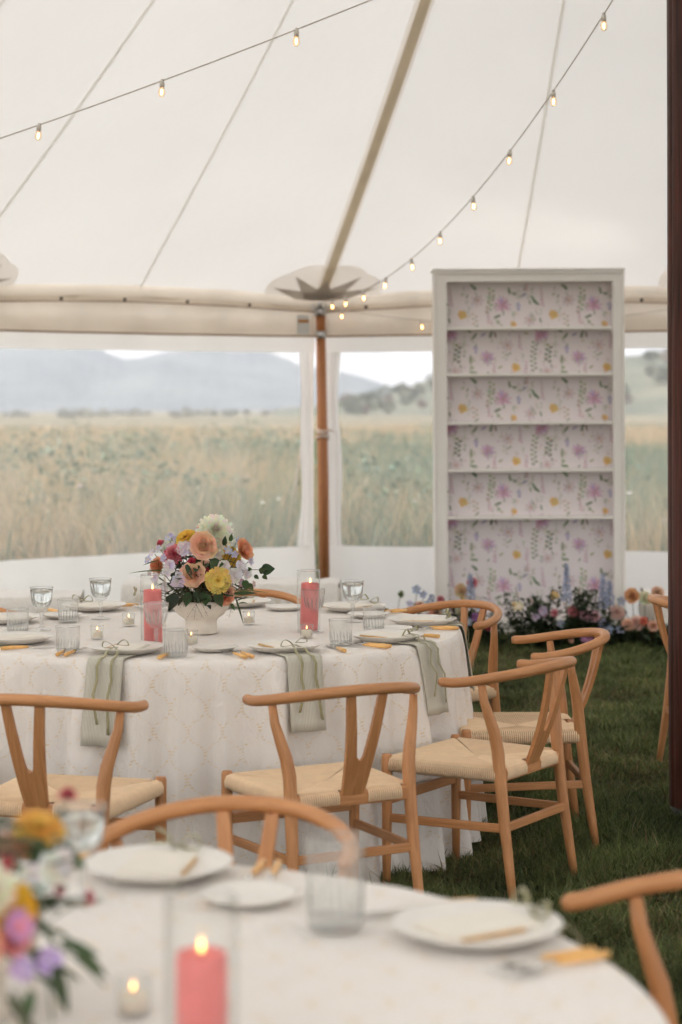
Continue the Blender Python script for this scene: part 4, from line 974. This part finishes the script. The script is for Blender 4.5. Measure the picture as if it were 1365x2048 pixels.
spec += [(296, 1118, 8, 'blossom', BLUE, PALE, (-.6, -.7, .3), -.03), (304, 1104, 7, 'blossom', LIL, PALE, (-.6, -.6, .4), .0), (312, 1155, 10, 'sweet_pea', PALE, LIL, (-.7, -.7, 0), -.06), (330, 1172, 9, 'sweet_pea', (.6, .5, .5), PALE, (-.5, -.8, -.1), -.08), (500, 1122, 8, 'blossom', PALE, BLUE, (.7, -.6, .2), -.02), (492, 1148, 10, 'sweet_pea', PALE, (.7, .6, .6), (.7, -.7, .0), -.04), (352, 1076, 7, 'blossom', BLUE, LIL, (-.2, -.6, .7), .03), (505, 1168, 7, 'blossom', (.7, .45, .45), PALE, (.8, -.5, 0), -.03), (452, 1070, 9, 'sweet_pea', WHITE, PALE, (.4, -.7, .5), .05), (395, 1060, 7, 'blossom', LIL, PALE, (-.1, -.6, .8), .06)]
for px, py, r, kd, c1, c2, nv, dy in spec:
    flower(bq, bp_(px, py, dy), nv, r * 7.1 / FPX * 1.13, kd, c1, c2)
def twig(b, p0, p1, sag=.02, r=.0012, col=G2, n=6):
    p0 = Vector(p0); p1 = Vector(p1); b.tube([p0.lerp(p1, q) + Vector((0, 0, sag * math.sin(q * PI))) for q in np.linspace(0, 1, n)], r, 4, col=col)
b = MB(); 
for px, py, r, kd, c1, c2, nv, dy in spec:
    e = bp_(px, py, dy); twig(b, (e.x * .25, e.y * .25, .10), e - Vector(nv).normalized() * .012, .01, .0018)
b.build('stems', M['leaf'], bq)
b = MB()
for i in range(250):                                  # leafy body of the arrangement
    a = rng.uniform(0, 2 * PI); rr = rng.uniform(.02, .145); z = rng.uniform(.12, .28) - rr * .30; p = Vector((rr * math.cos(a), rr * math.sin(a) * .9, z + .02)); d = Vector((math.cos(a), math.sin(a), rng.uniform(-.5, .7)))
    leaf(b, p, d, (0, 0, 1), rng.uniform(.03, .06), rng.uniform(.014, .03), rng.uniform(.0, .9), rng.choice([G1, G2, G3, G3]))
tag(b.build('foliage', M['leaf'], bq), kind='stuff')
for px, py, dx, dz, L, W, dy in ((352, 1186, -.5, -1, .068, .040, -.10), (376, 1184, -.2, -1, .05, .032, -.11), (395, 1180, .0, -1, .045, .033, -.115), (412, 1182, -.1, -1, .052, .034, -.11), (432, 1184, .4, -1, .055, .036, -.11), (420, 1128, .7, .1, .05, .042, -.10), (405, 1140, -.4, -.3, .05, .036, -.09), (372, 1128, .35, -.8, .055, .018, -.12), (347, 1190, -.8, -.7, .06, .03, -.07), (440, 1182, .8, -.2, .05, .02, -.1), (466, 1186, 1, .1, .085, .014, -.08), (448, 1090, .1, 1, .035, .018, -.06), (460, 1082, .2, 1, .03, .014, -.05), (438, 1172, -.8, -.2, .04, .024, -.1)):
    b = MB(); leaf(b, bp_(px, py, dy), (dx, -.35, dz), (0, -1, .3), L, W, .5, rng.choice([G1, G3, G3])); b.build('leaf', M['leaf'], bq)
b = MB(); base = bp_(470, 1150, -.03); tip = bp_(520, 1139, -.05); twig(b, base, tip, .008, .0014, (.10, .07, .04))
for px, py, L in ((518, 1143, .03), (508, 1150, .02), (500, 1140, .018), (525, 1150, .022), (488, 1160, .035), (495, 1168, .03)): leaf(b, bp_(px, py, -.05), (rng.uniform(-.2, .8), -.3, rng.uniform(-1, .6)), (0, -1, .2), L, L * .75, .2, G1)
leaf(b, bp_(522, 1140, -.05), (1, -.1, .15), (0, -1, .3), .048, .042, .2, G3); b.build('twig', M['leaf'], bq)
b = MB()
for p0, p1 in (((330, 1140), (258, 1136)), ((315, 1120), (285, 1125)), ((470, 1195), (487, 1245)), ((460, 1180), (535, 1176))):
    a_, c_ = bp_(*p0, -.06), bp_(*p1, -.09); d = c_ - a_; leaf(b, a_, d, (0, -.6, 1), d.length, .007, .25, G2)
for i in range(46):                                   # airy grass panicles
    o = bp_(rng.choice([395, 400, 380, 470, 300]), rng.uniform(1170, 1200), -.11); d = Vector((rng.uniform(-1, 1), rng.uniform(-.8, .1), rng.uniform(-.7, .6))).normalized() * rng.uniform(.04, .11); twig(b, o, o + d, .006, .0005, (.13, .09, .05), 4)
    for k in range(5):
        q = o + d * rng.uniform(.5, 1) + Vector((rng.uniform(-1, 1), rng.uniform(-1, 1), rng.uniform(-1, 1))) * .012; b.tube([q, q + Vector((0, 0, .0022))], .0009, 4, col=(.16, .09, .06))
tag(b.build('grass_sprays', M['leaf'], bq), kind='stuff')

# near, blurred arrangement
bn = empty('flower_centerpiece', T2 + Vector((0, 0, TZ))); tag(bn, 'blurred flower arrangement at the lower left edge on the near table', 'flowers', 'table flower arrangements'); bowl(bn)
BC2 = Vector(bn.location)
def bn_(px, py, D): return atD(px, py, D) - BC2
spec2 = [(75, 1655, 52, 'zinnia', (.78, .44, .10), (.8, .5, .1), (.25, -.3, .9), 2.72), (18, 1825, 62, 'zinnia', (.80, .46, .03), (.72, .26, .10), (.75, -.6, .15), 2.45), (30, 1850, 30, 'sweet_pea', PLUM, PINK2, (.6, -.8, .2), 2.36), (88, 1918, 26, 'sweet_pea', (.48, .32, .68), LIL, (.5, -.8, .1), 2.40), (38, 1935, 24, 'sweet_pea', (.45, .30, .55), LIL, (.4, -.9, .1), 2.36),
  (112, 1778, 14, 'dahlia', PINK, PINK2, (.8, -.4, .2), 2.62), (170, 1793, 16, 'dahlia', PINK2, (.8, .35, .38), (.9, -.3, .1), 2.70), (132, 1593, 20, 'dahlia', PINK2, PINK, (.1, -.2, 1), 2.75), (5, 1728, 18, 'dahlia', (.62, .08, .06), PINK, (.6, -.7, .2), 2.42), (95, 1740, 34, 'sweet_pea', PALE, WHITE, (.5, -.6, .4), 2.58), (60, 1755, 30, 'sweet_pea', (.80, .77, .74), PALE, (.3, -.9, .3), 2.52), (120, 1720, 24, 'sweet_pea', PALE, WHITE, (.6, -.5, .4), 2.62),
  (25, 1880, 26, 'rose', PINK2, PEACH, (.4, -.9, .1), 2.38), (-30, 1780, 60, 'dahlia', WHITE, WHITE, (-.1, -.9, .4), 2.40), (-60, 1880, 60, 'rose', PEACH, PEACH2, (-.2, -1, 0), 2.36), (-90, 1720, 60, 'zinnia', YEL, YEL, (-.3, -.3, .9), 2.6), (-140, 1820, 55, 'rose', PEACH2, PEACH, (-.7, -.6, .2), 2.5), (20, 1700, 40, 'rose', PEACH, PEACH2, (.1, .6, .7), 2.72)]
for px, py, r, kd, c1, c2, nv, D in spec2: flower(bn, bn_(px, py, D), nv, r * D / FPX * 1.1, kd, c1, c2)
b = MB()
for px, py, r, kd, c1, c2, nv, D in spec2:
    e = bn_(px, py, D); twig(b, (e.x * .25, e.y * .25, .10), e - Vector(nv).normalized() * .012, .012, .0018)
b.build('stems', M['leaf'], bn)
b = MB()
for i in range(300):
    a = rng.uniform(0, 2 * PI); rr = rng.uniform(.02, .125); z = rng.uniform(.06, .25) - rr * .3; p = Vector((rr * math.cos(a), rr * math.sin(a), z + .02)); d = Vector((math.cos(a), math.sin(a), rng.uniform(-.6, .5))); leaf(b, p, d, (0, 0, 1), rng.uniform(.03, .055), rng.uniform(.014, .026), rng.uniform(0, .9), rng.choice([G1, G2, G2, G1]))
for px, py, dx, dz, L, W, D in ((60, 1690, .5, -.3, .05, .03, 2.66), (100, 1690, .9, -.5, .055, .03, 2.66), (80, 1675, -.3, -1, .05, .02, 2.66), (60, 1780, .1, -1, .04, .02, 2.6), (105, 1930, .3, -1, .06, .018, 2.40), (150, 1900, .9, -.7, .05, .016, 2.46), (60, 1980, -.3, -1, .05, .016, 2.36), (10, 1990, .8, -.9, .06, .012, 2.34), (120, 1880, 1, -.3, .05, .014, 2.45)): leaf(b, bn_(px, py, D), (dx, -.3, dz), (0, -1, .3), L, W, .4, rng.choice([G1, G2]))
for p0, p1, D in (((100, 1880), (205, 1970), 2.46), ((90, 1960), (100, 2040), 2.40), ((20, 1980), (60, 2060), 2.34), ((110, 1790), (60, 1860), 2.6), ((170, 1795), (60, 1870), 2.6)): twig(b, bn_(*p0, D), bn_(*p1, D), .004, .0016, G2)
tag(b.build('foliage', M['leaf'], bn), kind='stuff')

# ---------------------------------------------------------------- tall display case with floral wallpaper
FD = 13.40; K = FD / FPX
bx = lambda px: (px - 682.5) * K
zz = lambda py: EYE + (HOR - py) * K
case = empty('display_case', ((bx(868) + bx(1250)) / 2, FD, 0)); tag(case, 'tall white display case with five shelves and floral wallpaper', 'display case')
CO = Vector(case.location)
def cbox(name, x0, x1, y0, y1, z0, z1, mat='white_paint', bv=.004, parent=None):
    b = MB(); b.box(x0 - CO.x, x1 - CO.x, y0 - CO.y, y1 - CO.y, z0, z1); o = b.build(name, M[mat], parent or case, smooth=False)
    if bv: bevel(o, bv)
    return o
xL, xR, xi0, xi1 = bx(868), bx(1250), bx(895), bx(1227); zT = zz(543)
cbox('side_panel', xL + .006, xL + .03, FD + .02, FD + .30, .0, zT - .01); cbox('side_panel', xR - .03, xR - .006, FD + .02, FD + .30, 0, zT - .01)
cbox('top_panel', xL + .03, xR - .03, FD + .02, FD + .30, zT - .03, zT - .012)
cbox('frame_stile', xL, xi0, FD, FD + .022, .10, zT - .070); cbox('frame_stile', xi1, xR, FD, FD + .022, .10, zT - .070)
cbox('frame_rail', xL, xR, FD, FD + .022, zz(565), zT)
cbox('cornice', xL - .004, xR + .004, FD - .012, FD + .30, zT + .001, zT + .016)
for x0, x1 in ((xL, xL + .018), (xR - .018, xR)): cbox('edge_moulding', x0, x1, FD - .010, FD - .001, .105, zT - .022)
cbox('edge_moulding', xL, xR, FD - .010, FD - .001, zT - .020, zT - .002)
cbox('plinth', xL - .004, xR + .004, FD - .004, FD + .26, .0, .100); cbox('plinth_moulding', xL - .010, xR + .010, FD - .022, FD - .005, .0, .034); cbox('plinth_moulding', xL - .006, xR + .006, FD - .014, FD - .005, .060, .092)
BK = FD + .135
cbox('back_panel', xi0 - .02, xi1 + .02, BK, BK + .012, .10, zz(560), 'wallpaper', 0)
for py in (658, 751, 848, 943, 1038):
    s = cbox('shelf', xi0 + .001, xi1 - .001, FD + .006, BK - .002, zz(py) - .010, zz(py) + .012)
    b = MB()
    for i in range(9):                                # little curls of the printed paper along the shelf lip, built as tubes
        x = xi0 + .06 + i * (xi1 - xi0 - .12) / 8 - CO.x; b.tube([(x, .004, zz(py) + .01), (x, .000, zz(py) + .022), (x, -.005, zz(py) + .026)], .0025, 5)
    tag(b.build('paper_curl', M['cream'], s), kind='stuff')
cbox('bottom_board', xi0, xi1, FD + .004, BK - .002, .100, .118)
# printed flowers: one square repeat, laid over and over; each repeat is clipped to the panel
TU = 184 * K / 660.0
class PR_:
    def __init__(s): s.polys = []
    def poly(s, pts, col): s.polys.append((pts, col))
pt = PR_(); pr = random.Random(21)
def ell(cx, cy, rx, ry, rot, col, n=8):
    pt.poly([(cx + rx * math.cos(a) * math.cos(rot) - ry * math.sin(a) * math.sin(rot), cy + rx * math.cos(a) * math.sin(rot) + ry * math.sin(a) * math.cos(rot)) for a in [2 * PI * k / n for k in range(n)]], col)
def vr(c, s=.08): return tuple(max(0, min(1, v * pr.uniform(1 - s, 1 + s))) for v in c)
def p_daisy(x, y, r, col):
    for k in range(13):
        a = 2 * PI * k / 13 + pr.uniform(-.12, .12); L = r * pr.uniform(.85, 1.3); ell(x + math.cos(a) * L * .55, y + math.sin(a) * L * .55, L * .48, r * .10, a, vr(col, .2))
    ell(x, y, r * .18, r * .18, 0, (.55, .36, .30))
def p_rose(x, y, r):
    for k in range(9):
        a = k * 2.4; d = r * .5 * math.sqrt(k / 9); ell(x + math.cos(a) * d, y + math.sin(a) * d, r * .55, r * .45, a, vr((.76, .50, .16), .10))
    ell(x, y + r * .1, r * .3, r * .25, .4, (.68, .37, .08))
def p_berries(x, y0, y1, lean=0, col=(.52, .17, .34)):
    y = y0
    while y < y1:
        t = (y - y0) / max(y1 - y0, 1)
        for s in (-1, 1): ell(x + lean * t + s * (5 + 4 * t), y + pr.uniform(-2, 2) + 5 * s, 4 + 1.5 * t, 5 + 2 * t, s * .5, vr(col, .25), 6)
        y += 24
    ell(x + lean * .5, (y0 + y1) / 2, 1.2, (y1 - y0) / 2, 0, (.45, .42, .36))
def p_vine(x, y0, y1, col, s=10, sway=12):
    y = y0; k = 0
    while y < y1:
        sd = 1 if k % 2 else -1; xx = x + sway * math.sin(y * .02); ell(xx + sd * 13, y, s * 1.15, s * .7, sd * -.5, vr(col, .22)); y += 17; k += 1
    ell(x, (y0 + y1) / 2, 1.5, (y1 - y0) / 2, 0, (.42, .45, .36))
def p_leaf(x, y, L, a, col):
    ell(x + math.cos(a) * L / 2, y + math.sin(a) * L / 2, L / 2, L * .16, a, vr(col, .15))
def p_bells(x, y0):
    for k, (dx, dy, r) in enumerate(((0, 0, 11), (10, 16, 9), (-8, 18, 8), (2, 38, 13), (-14, 6, 6))): ell(x + dx, y0 + dy, r, r * .8, .5 * k, vr((.46, .43, .62), .15))
    ell(x, y0 + 10, 1.5, 40, 0, (.4, .42, .4))
def p_faint(x, y, r):
    for k in range(7):
        a = 2 * PI * k / 7; ell(x + math.cos(a) * r * .5, y + math.sin(a) * r * .45, r * .45, r * .2, a, vr((.72, .60, .63), .03))
    ell(x, y, r * .2, r * .15, 0, (.58, .33, .22))
DG = (.16, .22, .13); LG = (.37, .43, .22); MG = (.25, .32, .19); PKD = (.60, .32, .56); PKM = (.56, .25, .46)
p_faint(230, 125, 55); p_faint(610, 270, 52); p_faint(445, 450, 55); p_faint(70, 640, 45)
p_daisy(415, 155, 56, PKD); p_daisy(300, 540, 54, PKD); p_daisy(32, 375, 52, PKM)
p_rose(118, 230, 38); p_rose(488, 298, 26); p_rose(505, 612, 36); 
p_berries(30, 40, 175, 12); p_berries(300, 190, 300, 16); p_berries(588, 0, 62, -8); p_berries(532, 375, 480, 6); p_berries(350, 590, 670, -4); p_berries(585, 575, 660, -12)
p_vine(320, 40, 215, LG, 11); p_vine(640, 430, 640, MG, 11, 8); p_vine(88, 450, 580, DG, 13, 10); p_vine(215, 225, 300, (.5, .42, .2), 8, 5)
p_bells(525, 150); p_bells(215, 460)
for x, y, L, a, c in ((175, 10, 62, .6, DG), (190, 18, 44, .95, DG), (160, 80, 34, 1.9, MG), (620, 90, 70, 1.1, MG), (632, 120, 62, .75, DG), (604, 120, 40, 1.35, MG), (455, 30, 55, 1.4, DG), (470, 70, 40, .2, MG), (486, 92, 36, -.7, DG), (545, 100, 50, -.55, (.36, .34, .42)), (180, 520, 70, 1.6, LG), (170, 600, 40, .5, LG), (196, 610, 36, 2.4, LG), (168, 645, 60, .1, MG), (225, 360, 60, 2.2, MG), (250, 385, 46, -.5, (.42, .38, .5)), (335, 345, 60, 1.9, DG), (350, 350, 50, 1.3, (.3, .26, .2)), (345, 255, 60, -.4, DG), (360, 265, 36, .6, MG), (420, 205, 30, 1.7, DG), (455, 500, 26, .6, MG), (460, 510, 26, 2.3, MG), (410, 600, 40, 2.6, LG), (235, 300, 40, 2.3, MG), (395, 285, 34, 2.9, LG), (120, 520, 26, .6, DG), (95, 590, 30, .8, DG), (385, 300, 30, .2, LG), (150, 345, 40, .3, MG), (560, 360, 44, .2, (.55, .45, .3)), (20, 250, 44, 1.3, MG), (310, 640, 30, 2.2, DG)): p_leaf(x, y, L, a, c)
p_vine(430, 470, 560, (.5, .47, .36), 7, 4); p_berries(660, 380, 440, 0, (.42, .16, .24))
for i in range(46):
    x, y = pr.uniform(0, 660), pr.uniform(0, 678); h = pr.uniform(30, 80); c = pr.choice([(.50, .52, .40), (.56, .54, .46), (.42, .47, .36)])
    ell(x, y, 1.4, h / 2, pr.uniform(-.25, .25), c)
    for k in range(pr.randint(2, 5)): p_leaf(x + pr.uniform(-4, 4), y + pr.uniform(-h / 2, h / 2), pr.uniform(14, 28), pr.uniform(0, 6.28), c)
for i in range(16): ell(pr.uniform(0, 660), pr.uniform(0, 678), pr.uniform(5, 9), pr.uniform(4, 8), 0, pr.choice([(.74, .56, .34), (.66, .48, .62), (.56, .54, .70), (.70, .50, .56)]))
pt.polys = [(p_, tuple(.90 * c_ + .10 * w_ for c_, w_ in zip(cl_, (.84, .775, .79)))) for p_, cl_ in pt.polys]
vsP, fsP, csP = [], [], []
ox, oz = xi0, zz(565)
from math import floor
for iy in range(-1, 5):
    for ix in range(-1, 3):
        for kk, (poly, col) in enumerate(pt.polys):
            pts = [(ox + (x + ix * 660) * TU, oz - (y + iy * 678) * TU) for x, y in poly]
            if max(p[0] for p in pts) < xi0 - .01 or min(p[0] for p in pts) > xi1 + .01 or min(p[1] for p in pts) < .10 or max(p[1] for p in pts) > zz(560): continue
            bse = len(vsP); d = -.0006 - (kk % 40) * .00002
            vsP += [(min(max(x, xi0 - .015), xi1 + .015) - CO.x, BK - CO.y + d, z) for x, z in pts]; fsP.append(tuple(range(bse, bse + len(pts)))); csP += [col] * len(pts)
b = MB(); b.add(vsP, fsP, csP); bp_o = [o for o in case.children if o.name.startswith('back_panel')][0]
tag(b.build('floral_print', M['print'], bp_o, smooth=False), kind='stuff')

# ---------------------------------------------------------------- meadow-style flowers on the grass before the case
def ground_flowers(x0, x1, D, label, spec, nleaf, hmax, seed):
    t = empty('ground_flowers', ((bx(x0) + bx(x1)) / 2, D, 0)); tag(t, label, 'flowers', 'flowers on the grass before the display case'); o = Vector(t.location); r2 = random.Random(seed)
    b = MB()
    for i in range(nleaf):
        px = r2.uniform(x0, x1); base = Vector(((px - 682.5) / FPX * D, D + r2.uniform(-.12, .12), 0)) - o
        env = hmax((px - x0) / (x1 - x0)); h = env * r2.uniform(.35, 1.0); tip = base + Vector((r2.uniform(-.14, .14), r2.uniform(-.1, .08), h)); twig(b, base, tip, .015, .0022, (.04, .045, .02), 5)
        for k in range(int(8 + h * 46)):
            q = r2.uniform(.15, 1.0); p = base.lerp(tip, q); a = r2.uniform(0, 2 * PI); leaf(b, p, (math.cos(a), math.sin(a), r2.uniform(-.4, .8)), (0, 0, 1), r2.uniform(.035, .075), r2.uniform(.015, .030), r2.uniform(0, .8), r2.choice([G1, G3, G1, G3, G2]))
    tag(b.build('foliage', M['leaf'], t), kind='stuff')
    b2 = MB()
    for px, py, r, kd, c1, c2 in spec:
        c = atD(px, py, D - .10 + r2.uniform(-.05, .03)) - o
        if kd == 'delphinium':
            # r = spike height in px
            hgt = r * D / FPX; s = MB(); n_ = int(r / 3.6)
            twig(s, (c.x, c.y, c.z - hgt), c, 0, .003, G1)
            for k in range(n_ * 2):
                q = k / (n_ * 2); a = k * 2.4; rr = (.008 + .024 * q) * r2.uniform(.6, 1.35); p = c + Vector((rr * math.cos(a), rr * math.sin(a), -hgt * (.62 * q + r2.uniform(-.02, .02)))); nn = Vector((math.cos(a), math.sin(a), .2)); e1 = nn.orthogonal().normalized(); e2 = nn.cross(e1); jd = r2.uniform(.7, 1.1)
                for m in range(4): petal(s, p, nn.normalized(), (e1 * math.cos(m * 1.57) + e2 * math.sin(m * 1.57)).normalized(), .009 + .006 * q, .010, -.2, .3, tuple(v * jd for v in c1), c2, .8, 2)
            s.build('delphinium', M['petal'], t)
        else:
            nv = Vector((r2.uniform(-.4, .4), -.85, r2.uniform(.1, .6))); flower(t, c, nv, r * D / FPX * 1.08, kd, c1, c2, r2); twig(b2, (c.x + r2.uniform(-.05, .05), c.y + .08, 0.0), c - nv.normalized() * .01, 0, .0025, G1)
    b2.tube([(0, 0, 0), (0, 0, .02)], .003, 4, col=G1); b2.build('stems', M['leaf'], t)
DB = (.33, .38, .56); DB2 = (.46, .50, .64)
ground_flowers(795, 905, 12.95, 'low blue and pink flowers left of the display case', [(862, 1190, 30, 'delphinium', DB, DB2), (832, 1180, 9, 'blossom', DB, DB2), (845, 1190, 8, 'blossom', DB2, DB), (868, 1228, 14, 'dahlia', (.84, .52, .50), PEACH2), (838, 1215, 12, 'dahlia', (.7, .42, .42), PEACH2), (818, 1208, 7, 'blossom', LIL, BLUE), (800, 1190, 7, 'sweet_pea', (.2, .24, .12), G2), (850, 1240, 12, 'dahlia', PLUM, PINK2), (880, 1200, 8, 'dahlia', (.7, .5, .52), PINK2)], 34, lambda u: .12 + .16 * math.sin(u * PI) + .10 * u, 31)
ground_flowers(885, 985, 12.75, 'flowers with a crimson bloom before the left side of the display case', [(940, 1150, 85, 'delphinium', DB, DB2), (942, 1167, 12, 'dahlia', (.74, .10, .20), PINK2), (922, 1182, 12, 'rose', (.74, .55, .30), WHITE), (920, 1225, 11, 'rose', WHITE, (.8, .7, .4)), (950, 1235, 9, 'dahlia', (.6, .18, .40), PLUM), (935, 1245, 9, 'blossom', DB, DB2), (905, 1250, 12, 'sweet_pea', LIL, PALE), (960, 1215, 10, 'blossom', DB2, DB), (975, 1255, 10, 'dahlia', PINK2, PINK), (928, 1210, 9, 'blossom', DB, LIL)], 40, lambda u: .16 + .20 * math.sin(u * PI), 32)
ground_flowers(1030, 1130, 12.8, 'dark leafy sprays arching across the foot of the display case', [(1085, 1225, 10, 'sweet_pea', (.66, .48, .64), LIL), (1070, 1238, 8, 'sweet_pea', LIL, (.62, .46, .6)), (1108, 1228, 8, 'dahlia', (.62, .32, .40), PINK2), (1036, 1215, 9, 'sweet_pea', (.70, .60, .36), WHITE), (1120, 1250, 8, 'blossom', DB, DB2)], 46, lambda u: .20 + .26 * math.sin(min(1, u * 1.2 + .1) * PI) ** .8, 33)
ground_flowers(1115, 1250, 12.7, 'blue delphiniums over pink dahlias right of the display case centre', [(1132, 1130, 120, 'delphinium', DB, DB2), (1205, 1150, 110, 'delphinium', DB, DB2), (1218, 1165, 80, 'delphinium', DB, DB2), (1144, 1226, 12, 'dahlia', (.68, .30, .36), PINK2), (1170, 1232, 13, 'zinnia', (.80, .46, .52), (.74, .32, .44)), (1188, 1235, 11, 'zinnia', (.80, .48, .52), PINK2), (1232, 1228, 16, 'dahlia', (.88, .58, .52), (.90, .66, .58)), (1205, 1250, 10, 'blossom', DB2, DB), (1215, 1262, 10, 'blossom', DB, DB2), (1172, 1278, 12, 'zinnia', (.62, .30, .46), PLUM), (1240, 1205, 9, 'blossom', DB, DB2), (1140, 1283, 6, 'dahlia', PINK2, PEACH2)], 60, lambda u: .22 + .20 * math.sin(min(1, u * 1.1 + .1) * PI), 34)
ground_flowers(1235, 1330, 12.6, 'peach dahlias and pale blooms right of the display case', [(1263, 1195, 13, 'rose', (.76, .44, .22), PEACH), (1290, 1200, 13, 'rose', WHITE, (.8, .74, .52)), (1314, 1188, 13, 'dahlia', (.62, .44, .30), PEACH2), (1252, 1252, 13, 'dahlia', (.86, .56, .52), PEACH2), (1272, 1250, 17, 'dahlia', (.90, .58, .50), (.92, .66, .56)), (1286, 1245, 9, 'dahlia', (.7, .12, .08), CORAL), (1240, 1262, 9, 'blossom', DB2, DB), (1305, 1255, 10, 'rose', PEACH2, (.9, .7, .6))], 52, lambda u: .24 - .06 * u, 35)

# ---------------------------------------------------------------- upholstered benches with sheepskins
def bench(c, L, W, H, rz, label, seed, x0=-1, x1=1):
    t = empty('lounge_bench', c, rz); tag(t, label, 'bench', 'sheepskin benches by the window wall')
    b = MB(); b.box(-L / 2, L / 2, -W / 2, W / 2, .10, H); o = b.build('seat_block', M['cream'], t, smooth=True); bevel(o, .07, 5)
    for sx in (-1, 1):
        for sy in (-1, 1):
            b = MB(); b.tube([(sx * (L / 2 - .08), sy * (W / 2 - .08), 0), (sx * (L / 2 - .08), sy * (W / 2 - .08), .11)], [.014, .02], 10); b.build('leg', M['beech'], t)
    r2 = random.Random(seed); ph = [r2.uniform(0, 6) for _ in range(4)]; b = MB(); rows = []
    for i in range(21):
        u = i / 20; row = []
        for j in range(41):
            v = j / 40; y = -W / 2 - .02 + (W + .04) * u; x = L / 2 * (x0 + (x1 - x0) * v) * .985
            e = min(u, 1 - u) * 2; z = H + .035 * min(1, e * 4) ** .5 + .012 * math.sin(v * 17 + ph[0]) * math.sin(u * 5 + ph[1]) + r2.uniform(-.006, .006) - (.14 * (1 - e * 6) if e < 1 / 6 else 0)
            row.append((x, y + r2.uniform(-.006, .006), z))
        rows.append(row)
    b.grid(rows); b.build('sheepskin', M['fur'], t)
bench(Vector((-.68, 12.2, 0)), 1.35, .50, .455, -.03, 'cream bench with a sheepskin below the brown side pole', 1)
bench(Vector((-2.30, 11.7, 0)), 1.50, .50, .425, .06, 'cream bench with a sheepskin at the left edge behind the far table', 2)
bench(Vector((2.62, 12.9, 0)), 1.25, .50, .31, .05, 'low pale bench beyond the centre pole at the right', 3)

# ---------------------------------------------------------------- haze: the damp air out to the mountains
m, n, l, out = nt('haze_air'); pv = n.new('ShaderNodeVolumePrincipled'); pv.inputs['Color'].default_value = (.78, .82, .90, 1); pv.inputs['Density'].default_value = 2.1e-4; pv.inputs['Anisotropy'].default_value = .1
l.new(pv.outputs[0], out.inputs['Volume'])
b = MB(); b.box(-2600, 2600, -60, 3400, -3, 135); tag(b.build('haze', m, smooth=False), 'damp pale air between the tent and the mountains', kind='stuff')
